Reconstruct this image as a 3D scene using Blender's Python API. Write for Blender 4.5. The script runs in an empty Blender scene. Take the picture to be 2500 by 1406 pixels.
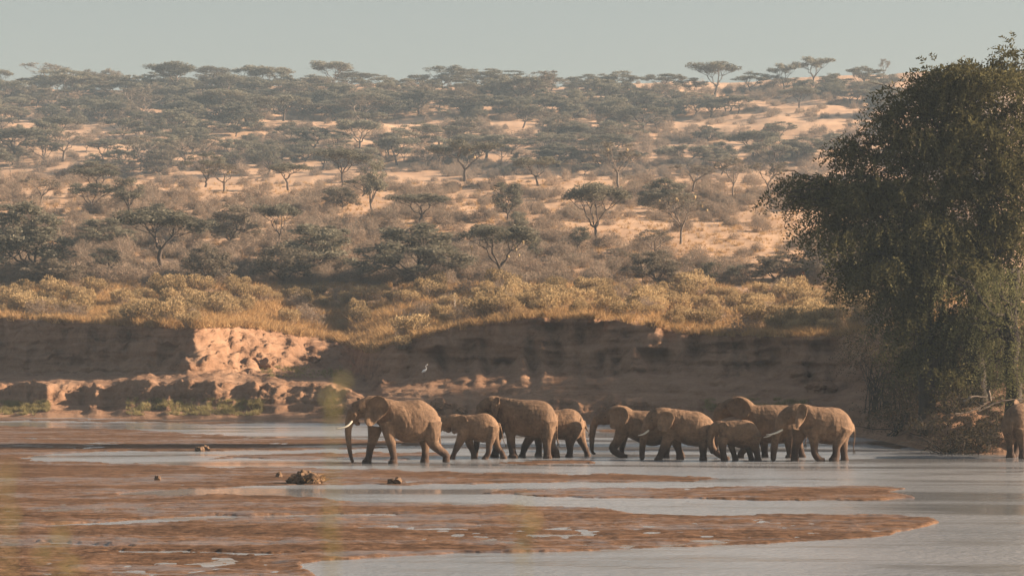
import bpy, bmesh, math, random
import numpy as np
from mathutils import Vector

random.seed(7)
RNG = np.random.default_rng(11)
SC = bpy.context.scene
COL = SC.collection

# ------------------------------------------------------------------ camera, sky, sun, exposure
F, HY, CX, CH = 6000.0, 830.0, 1250.0, 5.0      # focal length in photo pixels, horizon row, centre column, eye height
cam_d = bpy.data.cameras.new('camera')
cam = bpy.data.objects.new('camera', cam_d)
COL.objects.link(cam)
cam.location = (0, 0, CH)
cam.rotation_euler = (math.pi / 2, 0, 0)
cam_d.sensor_width = 36.0
cam_d.lens = 36.0 * F / 2500.0
cam_d.shift_y = (HY - 703.0) / 2500.0
cam_d.clip_start = 0.1
cam_d.clip_end = 6000
cam_d.dof.use_dof = True
cam_d.dof.focus_distance = 108.0
cam_d.dof.aperture_fstop = 4.0
SC.camera = cam

SUN_EL, SUN_AZ = math.radians(20.5), math.radians(2)     # azimuth measured from +X, negative = towards the camera
SUN_DIR = Vector((math.cos(SUN_EL) * math.cos(SUN_AZ), math.cos(SUN_EL) * math.sin(SUN_AZ), math.sin(SUN_EL)))
w = bpy.data.worlds.new('World')
SC.world = w
w.use_nodes = True
nt = w.node_tree
bg = nt.nodes['Background']
sky = nt.nodes.new('ShaderNodeTexSky')
sky.sky_type = 'NISHITA'
sky.sun_disc = False
sky.sun_elevation = SUN_EL
sky.sun_rotation = math.atan2(SUN_DIR.x, SUN_DIR.y)
sky.altitude = 800
sky.air_density = 1.9
sky.dust_density = 4.5
sky.ozone_density = 2.0
hs = nt.nodes.new('ShaderNodeHueSaturation')
hs.inputs['Saturation'].default_value = 0.5
hs.inputs['Value'].default_value = 0.92
nt.links.new(sky.outputs[0], hs.inputs['Color'])
tint = nt.nodes.new('ShaderNodeMix'); tint.data_type = 'RGBA'; tint.blend_type = 'MULTIPLY'
tint.inputs[0].default_value = 1.0
tint.inputs[7].default_value = (0.675, 0.690, 0.735, 1)
nt.links.new(hs.outputs[0], tint.inputs[6])
nt.links.new(tint.outputs[2], bg.inputs['Color'])
bg.inputs['Strength'].default_value = 0.058

sun_d = bpy.data.lights.new('sun', 'SUN')
sun_d.energy = 5.0
sun_d.angle = math.radians(0.55)
sun_d.color = (1.0, 0.78, 0.57)
sun = bpy.data.objects.new('sun', sun_d)
COL.objects.link(sun)
sun.rotation_euler = SUN_DIR.to_track_quat('Z', 'Y').to_euler()
sun.location = (60, 60, 60)

SC.view_settings.view_transform = 'Standard'
SC.view_settings.look = 'None'
SC.view_settings.exposure = 1.68
SC.view_settings.gamma = 1.0
SC.view_settings.use_curve_mapping = False
SC.render.engine = 'CYCLES'
SC.cycles.use_denoising = True
SC.cycles.max_bounces = 6
SC.cycles.diffuse_bounces = 3
SC.cycles.glossy_bounces = 3
SC.cycles.transmission_bounces = 3
SC.cycles.volume_bounces = 0
SC.cycles.transparent_max_bounces = 8
HAZE_DENSITY = 0.00027

# ------------------------------------------------------------------ helpers
def P(px, py, Y):
    """Point of the place seen at photo pixel (px, py) at distance Y."""
    return np.array([(px - CX) / F * Y, Y, CH - (py - HY) / F * Y])

def mesh_np(name, V, Fq, mat=None, smooth=False, mats=None, matidx=None):
    me = bpy.data.meshes.new(name)
    V = np.asarray(V, dtype=np.float32)
    Fq = np.asarray(Fq, dtype=np.int32)
    n, k = Fq.shape
    me.vertices.add(len(V))
    me.vertices.foreach_set('co', V.ravel())
    me.loops.add(n * k)
    me.loops.foreach_set('vertex_index', Fq.ravel())
    me.polygons.add(n)
    me.polygons.foreach_set('loop_start', np.arange(0, n * k, k, dtype=np.int32))
    me.polygons.foreach_set('loop_total', np.full(n, k, dtype=np.int32))
    if smooth:
        me.polygons.foreach_set('use_smooth', np.ones(n, dtype=bool))
    for m in (mats or ([mat] if mat else [])):
        me.materials.append(m)
    if matidx is not None:
        me.polygons.foreach_set('material_index', np.asarray(matidx, dtype=np.int32))
    me.update(calc_edges=True)
    me.validate()
    return me

def link(name, me, parent=None, loc=None):
    o = bpy.data.objects.new(name, me)
    COL.objects.link(o)
    if parent is not None:
        o.parent = parent
    if loc is not None:
        o.location = loc
    return o

def tag(o, label=None, cat=None, group=None, kind=None):
    if label: o['label'] = label
    if cat: o['category'] = cat
    if group: o['group'] = group
    if kind: o['kind'] = kind
    return o

def _hash(ix, iy, iz, seed):
    h = (ix.astype(np.int64) * 374761393 + iy.astype(np.int64) * 668265263 + iz.astype(np.int64) * 2147483647 + seed * 974634777) & 0xffffffff
    h = ((h ^ (h >> 13)) * 1274126177) & 0xffffffff
    h = h ^ (h >> 16)
    return (h & 0xffff) / 65535.0

def vnoise(x, y, z=None, seed=0):
    x = np.asarray(x, float); y = np.asarray(y, float)
    z = np.zeros_like(x) if z is None else np.asarray(z, float)
    ix, iy, iz = np.floor(x), np.floor(y), np.floor(z)
    fx, fy, fz = x - ix, y - iy, z - iz
    fx, fy, fz = [t * t * (3 - 2 * t) for t in (fx, fy, fz)]
    r = 0
    for dx in (0, 1):
        for dy in (0, 1):
            for dz in (0, 1):
                wgt = (fx if dx else 1 - fx) * (fy if dy else 1 - fy) * (fz if dz else 1 - fz)
                r = r + wgt * _hash(ix + dx, iy + dy, iz + dz, seed)
    return r * 2 - 1

def fbm(x, y, z=None, oct=4, seed=0, gain=0.5):
    r, a, f = 0, 1.0, 1.0
    for o in range(oct):
        r = r + a * vnoise(np.asarray(x) * f, np.asarray(y) * f, None if z is None else np.asarray(z) * f, seed + o * 17)
        a *= gain; f *= 2.03
    return r

def sstep(a, b, x):
    t = np.clip((x - a) / (b - a), 0, 1)
    return t * t * (3 - 2 * t)

# ------------------------------------------------------------------ materials
def new_mat(name):
    m = bpy.data.materials.new(name)
    m.use_nodes = True
    t = m.node_tree
    t.nodes.clear()
    out = t.nodes.new('ShaderNodeOutputMaterial')
    return m, t, out

def nd(t, typ, **kw):
    n = t.nodes.new(typ)
    for k, v in kw.items():
        if hasattr(n, k):
            setattr(n, k, v)
    return n

def noise(t, scale, detail=4, rough=0.55, vec=None, dist=0.0):
    n = t.nodes.new('ShaderNodeTexNoise')
    n.inputs['Scale'].default_value = scale
    n.inputs['Detail'].default_value = detail
    n.inputs['Roughness'].default_value = rough
    n.inputs['Distortion'].default_value = dist
    if vec is not None:
        t.links.new(vec, n.inputs['Vector'])
    return n

def ramp(t, fac, stops):
    r = t.nodes.new('ShaderNodeValToRGB')
    e = r.color_ramp.elements
    while len(e) < len(stops):
        e.new(0.5)
    for el, (p, c) in zip(e, stops):
        el.position = p
        el.color = c if len(c) == 4 else (*c, 1)
    t.links.new(fac, r.inputs['Fac'])
    return r

def mixc(t, fac, a, b, blend='MIX'):
    m = t.nodes.new('ShaderNodeMix')
    m.data_type = 'RGBA'
    m.blend_type = blend
    for sock, v in ((m.inputs[0], fac), (m.inputs[6], a), (m.inputs[7], b)):
        if isinstance(v, (int, float)):
            sock.default_value = v
        elif isinstance(v, tuple):
            sock.default_value = (*v, 1) if len(v) == 3 else v
        else:
            t.links.new(v, sock)
    return m.outputs[2]

def math_n(t, op, a, b=None, clamp=False):
    m = t.nodes.new('ShaderNodeMath')
    m.operation = op
    m.use_clamp = clamp
    for i, v in enumerate((a, b)):
        if v is None: continue
        if isinstance(v, (int, float)): m.inputs[i].default_value = v
        else: t.links.new(v, m.inputs[i])
    return m.outputs[0]

def objco(t, scale=(1, 1, 1)):
    tc = t.nodes.new('ShaderNodeTexCoord')
    mp = t.nodes.new('ShaderNodeMapping')
    mp.inputs['Scale'].default_value = scale
    t.links.new(tc.outputs['Object'], mp.inputs['Vector'])
    return mp.outputs[0]

def bump(t, h, strength=0.5, dist=0.05, normal=None):
    b = t.nodes.new('ShaderNodeBump')
    b.inputs['Strength'].default_value = strength
    b.inputs['Distance'].default_value = dist
    t.links.new(h, b.inputs['Height'])
    if normal is not None:
        t.links.new(normal, b.inputs['Normal'])
    return b.outputs[0]

def soil_mat(name, stops, scale=0.6, fine=9.0, bstr=0.6, bdist=0.08, strat=False):
    m, t, out = new_mat(name)
    v = objco(t)
    n1 = noise(t, scale, 6, 0.6, v, 0.3)
    n2 = noise(t, fine, 5, 0.65, v)
    f = math_n(t, 'ADD', math_n(t, 'MULTIPLY', n1.outputs[0], 0.65), math_n(t, 'MULTIPLY', n2.outputs[0], 0.35))
    if strat:
        vs = objco(t, (0.12, 0.12, 2.6))
        n3 = noise(t, 1.0, 5, 0.6, vs, 0.4)
        f = math_n(t, 'ADD', math_n(t, 'MULTIPLY', f, 0.7), math_n(t, 'MULTIPLY', n3.outputs[0], 0.3))
    c = ramp(t, f, stops)
    b = t.nodes.new('ShaderNodeBsdfPrincipled')
    b.inputs['Roughness'].default_value = 0.95
    b.inputs['Specular IOR Level'].default_value = 0.1
    t.links.new(c.outputs[0], b.inputs['Base Color'])
    t.links.new(bump(t, f, bstr, bdist), b.inputs['Normal'])
    t.links.new(b.outputs[0], out.inputs[0])
    return m

def mud_mat():
    m, t, out = new_mat('wet river mud')
    v = objco(t)
    n1 = noise(t, 0.16, 6, 0.65, objco(t, (0.55, 1.9, 1)), 0.6)          # damp / dry lanes left by the current
    n2 = noise(t, 0.9, 6, 0.75, v, 0.3)
    n3 = noise(t, 5.0, 4, 0.7, v)
    tc = t.nodes.new('ShaderNodeSeparateXYZ')
    t.links.new(v, tc.inputs[0])
    n4 = noise(t, 1.0, 5, 0.7, objco(t, (0.7, 2.2, 1)), 0.2)
    f = math_n(t, 'ADD', math_n(t, 'MULTIPLY', n1.outputs[0], 0.25), math_n(t, 'ADD', math_n(t, 'MULTIPLY', n4.outputs[0], 0.45), math_n(t, 'MULTIPLY', n3.outputs[0], 0.3)))
    c = ramp(t, f, [(0.36, (0.026, 0.016, 0.011)), (0.46, (0.080, 0.046, 0.029)), (0.53, (0.140, 0.080, 0.048)), (0.66, (0.23, 0.138, 0.088))])
    wet = ramp(t, math_n(t, 'ADD', math_n(t, 'MULTIPLY', n1.outputs[0], 0.62), math_n(t, 'MULTIPLY', n2.outputs[0], 0.38)),
               [(0.50, (0, 0, 0)), (0.57, (1, 1, 1))])
    b = t.nodes.new('ShaderNodeBsdfPrincipled')
    t.links.new(c.outputs[0], b.inputs['Base Color'])
    r = t.nodes.new('ShaderNodeMapRange')
    r.inputs['To Min'].default_value = 0.95
    r.inputs['To Max'].default_value = 0.28
    t.links.new(wet.outputs[0], r.inputs['Value'])
    t.links.new(r.outputs[0], b.inputs['Roughness'])
    s = t.nodes.new('ShaderNodeMapRange')
    s.inputs['To Min'].default_value = 0.03
    s.inputs['To Max'].default_value = 0.6
    t.links.new(wet.outputs[0], s.inputs['Value'])
    t.links.new(s.outputs[0], b.inputs['Specular IOR Level'])
    hh = math_n(t, 'ADD', n2.outputs[0], math_n(t, 'MULTIPLY', n3.outputs[0], 0.5))
    t.links.new(bump(t, hh, 0.9, 0.07), b.inputs['Normal'])
    t.links.new(b.outputs[0], out.inputs[0])
    return m

def water_mat():
    m, t, out = new_mat('shallow river water')
    v = objco(t)
    b = t.nodes.new('ShaderNodeBsdfPrincipled')
    n0 = noise(t, 0.10, 3, 0.5, v, 0.5)
    c = ramp(t, n0.outputs[0], [(0.3, (0.185, 0.190, 0.200)), (0.7, (0.26, 0.260, 0.268))])
    t.links.new(c.outputs[0], b.inputs['Base Color'])
    b.inputs['IOR'].default_value = 1.45
    b.inputs['Specular IOR Level'].default_value = 0.8
    vr = objco(t, (0.055, 0.24, 1))
    n1 = noise(t, 1.0, 4, 0.6, vr, 0.4)         # calm lanes and rippled lanes
    rr = ramp(t, n1.outputs[0], [(0.41, (0.05, 0.05, 0.05)), (0.53, (0.24, 0.24, 0.24))])
    t.links.new(rr.outputs[0], b.inputs['Roughness'])
    n2 = noise(t, 2.3, 4, 0.6, v, 0.3)
    n3 = noise(t, 7.5, 3, 0.5, v)
    hh = math_n(t, 'ADD', n2.outputs[0], math_n(t, 'MULTIPLY', n3.outputs[0], 0.45))
    am = ramp(t, n1.outputs[0], [(0.41, (0.12, 0.12, 0.12)), (0.56, (1, 1, 1))])
    bb = t.nodes.new('ShaderNodeBump')
    bb.inputs['Distance'].default_value = 0.045
    t.links.new(am.outputs[0], bb.inputs['Strength'])
    t.links.new(hh, bb.inputs['Height'])
    t.links.new(bb.outputs[0], b.inputs['Normal'])
    t.links.new(b.outputs[0], out.inputs[0])
    return m

def skin_mat():
    m, t, out = new_mat('dusty elephant skin')
    v = objco(t)
    n1 = noise(t, 1.6, 5, 0.6, v, 0.4)
    n2 = noise(t, 9, 5, 0.7, v, 0.6)
    oi = t.nodes.new('ShaderNodeObjectInfo')
    f = math_n(t, 'ADD', math_n(t, 'MULTIPLY', n1.outputs[0], 0.6), math_n(t, 'MULTIPLY', n2.outputs[0], 0.4))
    c = ramp(t, f, [(0.36, (0.070, 0.042, 0.026)), (0.48, (0.148, 0.089, 0.053)), (0.56, (0.195, 0.117, 0.069)), (0.68, (0.280, 0.170, 0.099))])
    # wet mud drying on the lower legs
    sp = t.nodes.new('ShaderNodeSeparateXYZ')
    t.links.new(v, sp.inputs[0])
    hgt = math_n(t, 'ADD', sp.outputs[2], math_n(t, 'MULTIPLY', math_n(t, 'SUBTRACT', n1.outputs[0], 0.5), 0.5))
    wet = t.nodes.new('ShaderNodeMapRange')
    wet.inputs['From Min'].default_value = 0.42
    wet.inputs['From Max'].default_value = 0.85
    wet.inputs['To Min'].default_value = 1.0
    wet.inputs['To Max'].default_value = 0.0
    t.links.new(hgt, wet.inputs['Value'])
    c2 = mixc(t, wet.outputs[0], c.outputs[0], (0.060, 0.036, 0.025))
    tone = t.nodes.new('ShaderNodeMapRange')
    tone.inputs['To Min'].default_value = 0.88
    tone.inputs['To Max'].default_value = 1.1
    t.links.new(oi.outputs['Random'], tone.inputs['Value'])
    vm = t.nodes.new('ShaderNodeVectorMath')
    vm.operation = 'SCALE'
    t.links.new(c2, vm.inputs[0])
    t.links.new(tone.outputs[0], vm.inputs['Scale'])
    b = t.nodes.new('ShaderNodeBsdfPrincipled')
    t.links.new(vm.outputs[0], b.inputs['Base Color'])
    b.inputs['Roughness'].default_value = 0.85
    b.inputs['Specular IOR Level'].default_value = 0.2
    # skin folds: fine crossing wrinkles
    vw = objco(t, (1.0, 1.0, 0.35))
    n4 = noise(t, 11, 4, 0.6, vw, 1.2)
    vor = t.nodes.new('ShaderNodeTexVoronoi')
    vor.feature = 'DISTANCE_TO_EDGE'
    vor.inputs['Scale'].default_value = 10
    t.links.new(v, vor.inputs['Vector'])
    hh = math_n(t, 'ADD', math_n(t, 'MULTIPLY', n4.outputs[0], 1.0), math_n(t, 'MULTIPLY', vor.outputs[0], 0.5))
    n5 = noise(t, 2.2, 3, 0.5, vw, 0.8)
    bn = bump(t, n5.outputs[0], 0.6, 0.14)
    t.links.new(bump(t, hh, 0.45, 0.03, bn), b.inputs['Normal'])
    t.links.new(b.outputs[0], out.inputs[0])
    return m

def plain_mat(name, col, rough=0.7, var=0.25, scale=6.0, bstr=0.3):
    m, t, out = new_mat(name)
    v = objco(t)
    n1 = noise(t, scale, 4, 0.6, v)
    c = ramp(t, n1.outputs[0], [(0.3, tuple(x * (1 - var) for x in col)), (0.7, tuple(min(1, x * (1 + var)) for x in col))])
    b = t.nodes.new('ShaderNodeBsdfPrincipled')
    t.links.new(c.outputs[0], b.inputs['Base Color'])
    b.inputs['Roughness'].default_value = rough
    b.inputs['Specular IOR Level'].default_value = 0.25
    t.links.new(bump(t, n1.outputs[0], bstr, 0.03), b.inputs['Normal'])
    t.links.new(b.outputs[0], out.inputs[0])
    return m

def leaf_mat(name, dark, light, trans=0.25, scale=1.2, rnd=0.5):
    """Foliage: colour varies over the plant and from plant to plant."""
    m, t, out = new_mat(name)
    v = objco(t)
    n1 = noise(t, scale, 3, 0.6, v)
    geo = t.nodes.new('ShaderNodeNewGeometry')
    oi = t.nodes.new('ShaderNodeObjectInfo')
    f = math_n(t, 'ADD', math_n(t, 'MULTIPLY', n1.outputs[0], 0.5), math_n(t, 'MULTIPLY', geo.outputs['Random Per Island'], 0.4))
    f = math_n(t, 'ADD', f, math_n(t, 'MULTIPLY', math_n(t, 'SUBTRACT', oi.outputs['Random'], 0.4), rnd))
    c = ramp(t, f, [(0.15, dark), (0.85, light)])
    d = t.nodes.new('ShaderNodeBsdfDiffuse')
    tr = t.nodes.new('ShaderNodeBsdfTranslucent')
    t.links.new(c.outputs[0], d.inputs[0])
    t.links.new(c.outputs[0], tr.inputs[0])
    mx = t.nodes.new('ShaderNodeMixShader')
    mx.inputs[0].default_value = trans
    t.links.new(d.outputs[0], mx.inputs[1])
    t.links.new(tr.outputs[0], mx.inputs[2])
    t.links.new(mx.outputs[0], out.inputs[0])
    return m

M = {}
M['mud'] = mud_mat()
M['water'] = water_mat()
M['bank'] = soil_mat('red earth bank', [(0.34, (0.065, 0.034, 0.020)), (0.46, (0.195, 0.110, 0.066)), (0.56, (0.245, 0.147, 0.092)), (0.68, (0.29, 0.190, 0.125))], 0.5, 5.0, 1.0, 0.3, strat=True)
M['hill'] = soil_mat('dry grass hillside', [(0.25, (0.29, 0.175, 0.112)), (0.45, (0.40, 0.255, 0.160)), (0.60, (0.47, 0.310, 0.200)), (0.8, (0.52, 0.37, 0.25))], 0.10, 1.6, 0.9, 0.25)
M['skin'] = skin_mat()
M['ivory'] = plain_mat('ivory', (0.62, 0.56, 0.46), 0.45, 0.1)
M['eye'] = plain_mat('dark eye', (0.01, 0.008, 0.006), 0.2, 0.1)
M['bark'] = plain_mat('acacia bark', (0.085, 0.062, 0.048), 0.9, 0.35, 5)
M['greybark'] = plain_mat('dead grey wood', (0.17, 0.13, 0.10), 0.9, 0.3, 5)
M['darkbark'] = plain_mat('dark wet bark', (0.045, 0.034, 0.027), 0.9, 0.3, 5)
M['acacia'] = leaf_mat('acacia leaf', (0.115, 0.106, 0.078), (0.265, 0.238, 0.172), 0.4)
M['acaciagrey'] = leaf_mat('grey acacia leaf', (0.13, 0.108, 0.078), (0.25, 0.205, 0.150), 0.35)
M['twig'] = leaf_mat('dry grey twigs', (0.20, 0.150, 0.112), (0.36, 0.27, 0.20), 0.35)
M['shrub'] = leaf_mat('yellow green shrub leaf', (0.20, 0.142, 0.074), (0.48, 0.350, 0.190), 0.4, 0.9)
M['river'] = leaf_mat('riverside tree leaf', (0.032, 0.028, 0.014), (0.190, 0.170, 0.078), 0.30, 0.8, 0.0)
M['rivergreen'] = leaf_mat('fresh hanging leaf', (0.085, 0.084, 0.036), (0.23, 0.215, 0.105), 0.4, 0.4, 0.0)
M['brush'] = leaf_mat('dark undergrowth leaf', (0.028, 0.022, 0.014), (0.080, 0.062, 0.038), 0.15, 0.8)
M['grass'] = leaf_mat('golden dry grass', (0.26, 0.155, 0.070), (0.50, 0.33, 0.16), 0.3, 0.3, 0.3)
M['greengrass'] = leaf_mat('pale green bank grass', (0.20, 0.165, 0.075), (0.36, 0.30, 0.145), 0.3, 0.5, 0.3)
M['neargrass'] = leaf_mat('near grass', (0.30, 0.27, 0.10), (0.42, 0.38, 0.16), 0.4, 3.0, 0.2)
M['nest'] = plain_mat('woven straw nest', (0.34, 0.245, 0.13), 0.9, 0.25, 12)
M['dung'] = plain_mat('dung and mud clod', (0.13, 0.080, 0.048), 0.95, 0.4, 9, 0.8)
M['bird'] = plain_mat('white feathers', (0.75, 0.73, 0.70), 0.8, 0.08)
M['termite'] = soil_mat('termite earth', [(0.3, (0.22, 0.10, 0.055)), (0.7, (0.36, 0.18, 0.10))], 2, 8)
# ------------------------------------------------------------------ the ground: river bed, bank, hillside
KP = [-1100, -700, 0, 300, 480, 600, 700, 800, 860, 905, 960, 1100, 1300, 1500, 1700, 1900, 2050, 2150, 2250, 2400, 2550, 3200, 3600]
A_PY = [1014, 1016, 1018, 1022, 1026, 1027, 1028, 1029, 1030, 1030, 1031, 1032, 1033, 1035, 1040, 1050, 1060, 1075, 1098, 1110, 1113, 1118, 1120]
B2DY = [6, 6, 6, 6, 6, 5.5, 5, 4, 3, 2.2, 2, 2, 2, 2, 2, 2.5, 3, 3, 3, 2.5, 2.5, 3, 3]
B2PY = [985, 985, 985, 986, 987, 988, 990, 996, 1003, 1008, 1010, 1010, 1010, 1012, 1016, 1022, 1030, 1045, 1060, 1075, 1078, 1080, 1080]
B3DY = [8, 8, 8, 8, 8, 8, 8, 7, 5.5, 3.3, 3, 3, 3, 3.2, 3.5, 5, 6, 6, 6, 6, 6, 6, 6]
B3PY = [938, 938, 940, 938, 938, 937, 938, 944, 965, 985, 988, 988, 986, 985, 990, 994, 998, 1005, 1010, 1015, 1018, 1020, 1020]
C_Y = [224, 209, 186, 175, 167, 172, 177, 182, 184, 160, 158.5, 156.0, 153.6, 151.6, 148.6, 145, 141, 136, 126, 120, 118, 114, 112]
C_PY = [912, 912, 911, 911, 911, 905, 902, 900, 902, 935, 945, 948, 950, 952, 955, 958, 962, 968, 960, 950, 945, 940, 940]
D_Y = [227, 212, 189, 178, 171, 179.5, 185, 189, 190, 166, 164.5, 162, 159, 156.6, 153.6, 149.6, 145.6, 140.5, 130, 124, 122, 118, 116]
D_PY = [770, 770, 774, 792, 797, 796, 812, 826, 845, 862, 838, 803, 774, 779, 815, 820, 818, 806, 800, 800, 800, 800, 800]
SKY_PX = [-1100, -300, 0, 300, 600, 900, 1200, 1500, 1800, 2000, 2300, 2600, 3600]
SKY_PY = [226, 224, 221, 220, 214, 206, 210, 211, 199, 186, 176, 172, 170]

def ztab(pxs, Y, py):
    return CH - (py - HY) / F * Y

cols = np.concatenate([np.arange(-1100, -60, 40), np.arange(-60, 2560, 6), np.arange(2560, 3601, 40)]).astype(float)
NC = len(cols)
_k = np.hanning(23); _k /= _k.sum()
I = lambda tab: np.convolve(np.pad(np.interp(cols, KP, tab), 11, 'edge'), _k, 'valid')
wob = fbm(cols / 60.0, cols * 0 + 3.3, oct=4, seed=5)
aY = F * CH / (I(A_PY) + 1.5 * wob - HY)
b2Y = aY + I(B2DY); b2z = ztab(cols, b2Y, I(B2PY) + 5 * fbm(cols / 45., cols * 0 + 1, seed=8))
b3Y = aY + I(B3DY); b3z = ztab(cols, b3Y, I(B3PY) + 6 * fbm(cols / 50., cols * 0 + 7, seed=9))
cY = I(C_Y); cz = ztab(cols, cY, I(C_PY))
dY = I(D_Y) + 0.9 * fbm(cols / 75., cols * 0 + 2, seed=21); dz = ztab(cols, I(D_Y), I(D_PY) + 5 * fbm(cols / 40., cols * 0 + 4, seed=22))
skyz = ztab(cols, 680., np.interp(cols, SKY_PX, SKY_PY))
H_Y = np.array([225, 240, 290, 325, 345, 370, 400, 430, 470, 530, 600, 680, 760, 1000, 1300.])
def hz(py, Y): return CH - (py - HY) / F * Y
base_H = [hz(650, 225), hz(603, 240), hz(508, 290), hz(452, 325), hz(441, 345), hz(441, 345) - 0.4, hz(441, 345) + 0.2, hz(441, 430) - 1.2, hz(395, 470), hz(328, 530), hz(262, 600), None, None, None, None]

segs = []   # list of (Y[NC], z[NC])
def seg(Y0, z0, Y1, z1, n, ease=None):
    for i in range(n):
        t = i / n
        tz = t if ease is None else ease(t)
        segs.append((Y0 + (Y1 - Y0) * t, z0 + (z1 - z0) * tz))
za = np.full(NC, -0.02)
seg(aY, za, b2Y, b2z, 22, lambda t: t * 0.6 + 0.4 * t * t)
i_b2 = len(segs)
seg(b2Y, b2z, b3Y, b3z, 18)
i_b3 = len(segs)
seg(b3Y, b3z, cY, cz, 26)
i_c = len(segs)
rt = sstep(880, 1050, cols)
dY = dY + 2.6 * rt
mY = cY + (dY - cY) * (0.5 + 0.27 * rt); mz = cz + (dz - cz) * (0.5 - 0.06 * rt + 0.16 * rt * fbm(cols / 55., cols * 0 + 9, oct=3, seed=23))
seg(cY, cz, mY, mz, 22)
seg(mY, mz, dY, dz, 26)
i_d = len(segs)
p0Y, p0z = dY, dz
ker = np.hanning(41); ker /= ker.sum()
smooth = lambda a: np.convolve(np.pad(a, 20, 'edge'), ker, 'valid')
e_Y = np.maximum(smooth(I(D_Y)), dY) + 7
e_z = smooth(ztab(cols, I(D_Y), I(D_PY))) + 0.45
e_z = np.minimum(e_z, 5.15 + np.maximum(0, cols - 960) / 170.0 * 1.0 + np.maximum(0, 860 - cols) / 170.0)
e2_Y = np.maximum(e_Y + 4, 193.0); e2_z = e_z + (e2_Y - e_Y) * 0.045
hp = [(e_Y, e_z), (e2_Y, e2_z)]
for k, (Y, z) in enumerate(zip(H_Y, base_H)):
    Yk = np.full(NC, Y)
    if z is None:
        f = {680: 0, 760: -3, 1000: -22, 1300: -60}[int(Y)]
        zk = skyz + f
    else:
        wsk = sstep(430, 680, Yk)
        zk = z + (skyz - hz(210, 680)) * wsk
    hp.append((Yk, zk))
cnt = [16, 22, 18, 26, 24, 14, 10, 5, 4, 5, 14, 20, 20, 18, 5, 3, 2]
for (Yk, zk), n in zip(hp, cnt):
    seg(p0Y, p0z, Yk, zk, n)
    p0Y, p0z = Yk, zk
segs.append((p0Y, p0z))
TY = np.array([s[0] for s in segs]); TZ = np.array([s[1] for s in segs])
R = len(segs)
TX = (cols[None, :] - CX) / F * TY
rows = np.arange(R)[:, None] + 0 * TY
# relief
inA = sstep(2, i_b2, rows) * (1 - sstep(i_b3, i_b3 + 6, rows))
inS = sstep(i_b2 - 4, i_b2 + 4, rows) * (1 - sstep(i_b3 - 2, i_b3 + 4, rows))
inC = sstep(i_c - 8, i_c + 5, rows) * (1 - sstep(i_d - 16, i_d + 14, rows))
inCl = sstep(i_c - 22, i_c - 2, rows) * (1 - sstep(i_d - 2, i_d + 8, rows))
inP = sstep(i_d, i_d + 12, rows)
inT = sstep(i_b3 - 2, i_b3 + 6, rows) * (1 - sstep(i_c - 6, i_c, rows))
gul = fbm(TX * 0.55, TZ * 0.12, TY * 0.1, 4, 31)
gul2 = np.abs(fbm(TX * 1.3 + TZ * 0.25, TZ * 0.25, TY * 0.1, 3, 33))
lump = fbm(TX * 0.8, TZ * 0.9, TY * 0.5, 5, 35, 0.55)
strat = fbm(TX * 0.15, TZ * 3.2, TY * 0.1, 3, 37)
TY2 = TY - inC * ((0.62 - .25 * rt) * gul + 0.42 * (0.4 - gul2) + 0.34 * lump + 0.30 * strat)
TZ = TZ + inC * 0.12 * fbm(TX * 0.7, TY * 0.8, TZ * 0.4, 4, 39)
# ledges: the soil breaks along level beds
bed = TZ / 0.62 + 0.8 * fbm(TX * .12, TY * .12, oct=3, seed=53)
fr = bed - np.floor(bed)
TY2 = TY2 + inC * 0.42 * (sstep(0.0, .18, fr) * (1 - sstep(.55, 1, fr)) - .5) * (0.5 + 0.8 * np.clip(fbm(TX * .4, TZ * .2, oct=3, seed=54), -.5, 1))
_py0 = HY - (TZ - CH) * F / TY
for (hx, hy, rx_, ry_, dp) in [(1445,812,34,40,1.7),(1235,897,52,20,1.5),(1068,880,30,26,1.3),(1335,800,34,14,1.0),(1605,872,30,18,1.1),(1700,850,24,34,.9),(1790,840,40,30,1.0),(1500,905,60,14,.9),(1900,870,40,24,1.0),(1960,930,50,14,.9),(1160,845,30,16,.9),(120,850,40,20,1.0),(330,840,26,40,1.1),(420,860,30,26,.9),(230,880,60,14,.8),(2020,850,40,30,1.0)]:
    wx_ = cols[None, :] + 14 * fbm(TX * .8, TZ * .8, oct=2, seed=int(hx))
    q_ = ((wx_ - hx) / rx_) ** 2 + ((_py0 - hy) / ry_) ** 2
    TY2 = TY2 + dp * np.exp(-q_ ** 2) * inC
TY2 = TY2 - inS * (0.22 * fbm(TX * 0.30, TZ * 1.4, oct=4, seed=41) + 0.24 * fbm(TX * 1.6, TZ * 0.8, oct=3, seed=42))
TZ2 = TZ + inCl * 0.20 * lump * (1 - .6 * rt) + inA * (0.16 * fbm(TX * 0.6, TY * 0.9, oct=4, seed=43)) + inT * 0.10 * fbm(TX * 0.7, TY * 0.5, oct=5, seed=44)
bd2 = TZ2 / 0.40 + 0.9 * fbm(TX * .20, TY * .25, oct=4, seed=55)
fr2 = bd2 - np.floor(bd2)
TZ2 = TZ2 + (inA + inS * .5 + inT * .4).clip(0, 1) * 0.40 * (np.floor(bd2) + sstep(.62, .95, fr2) - bd2 + .35) * .75
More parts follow.
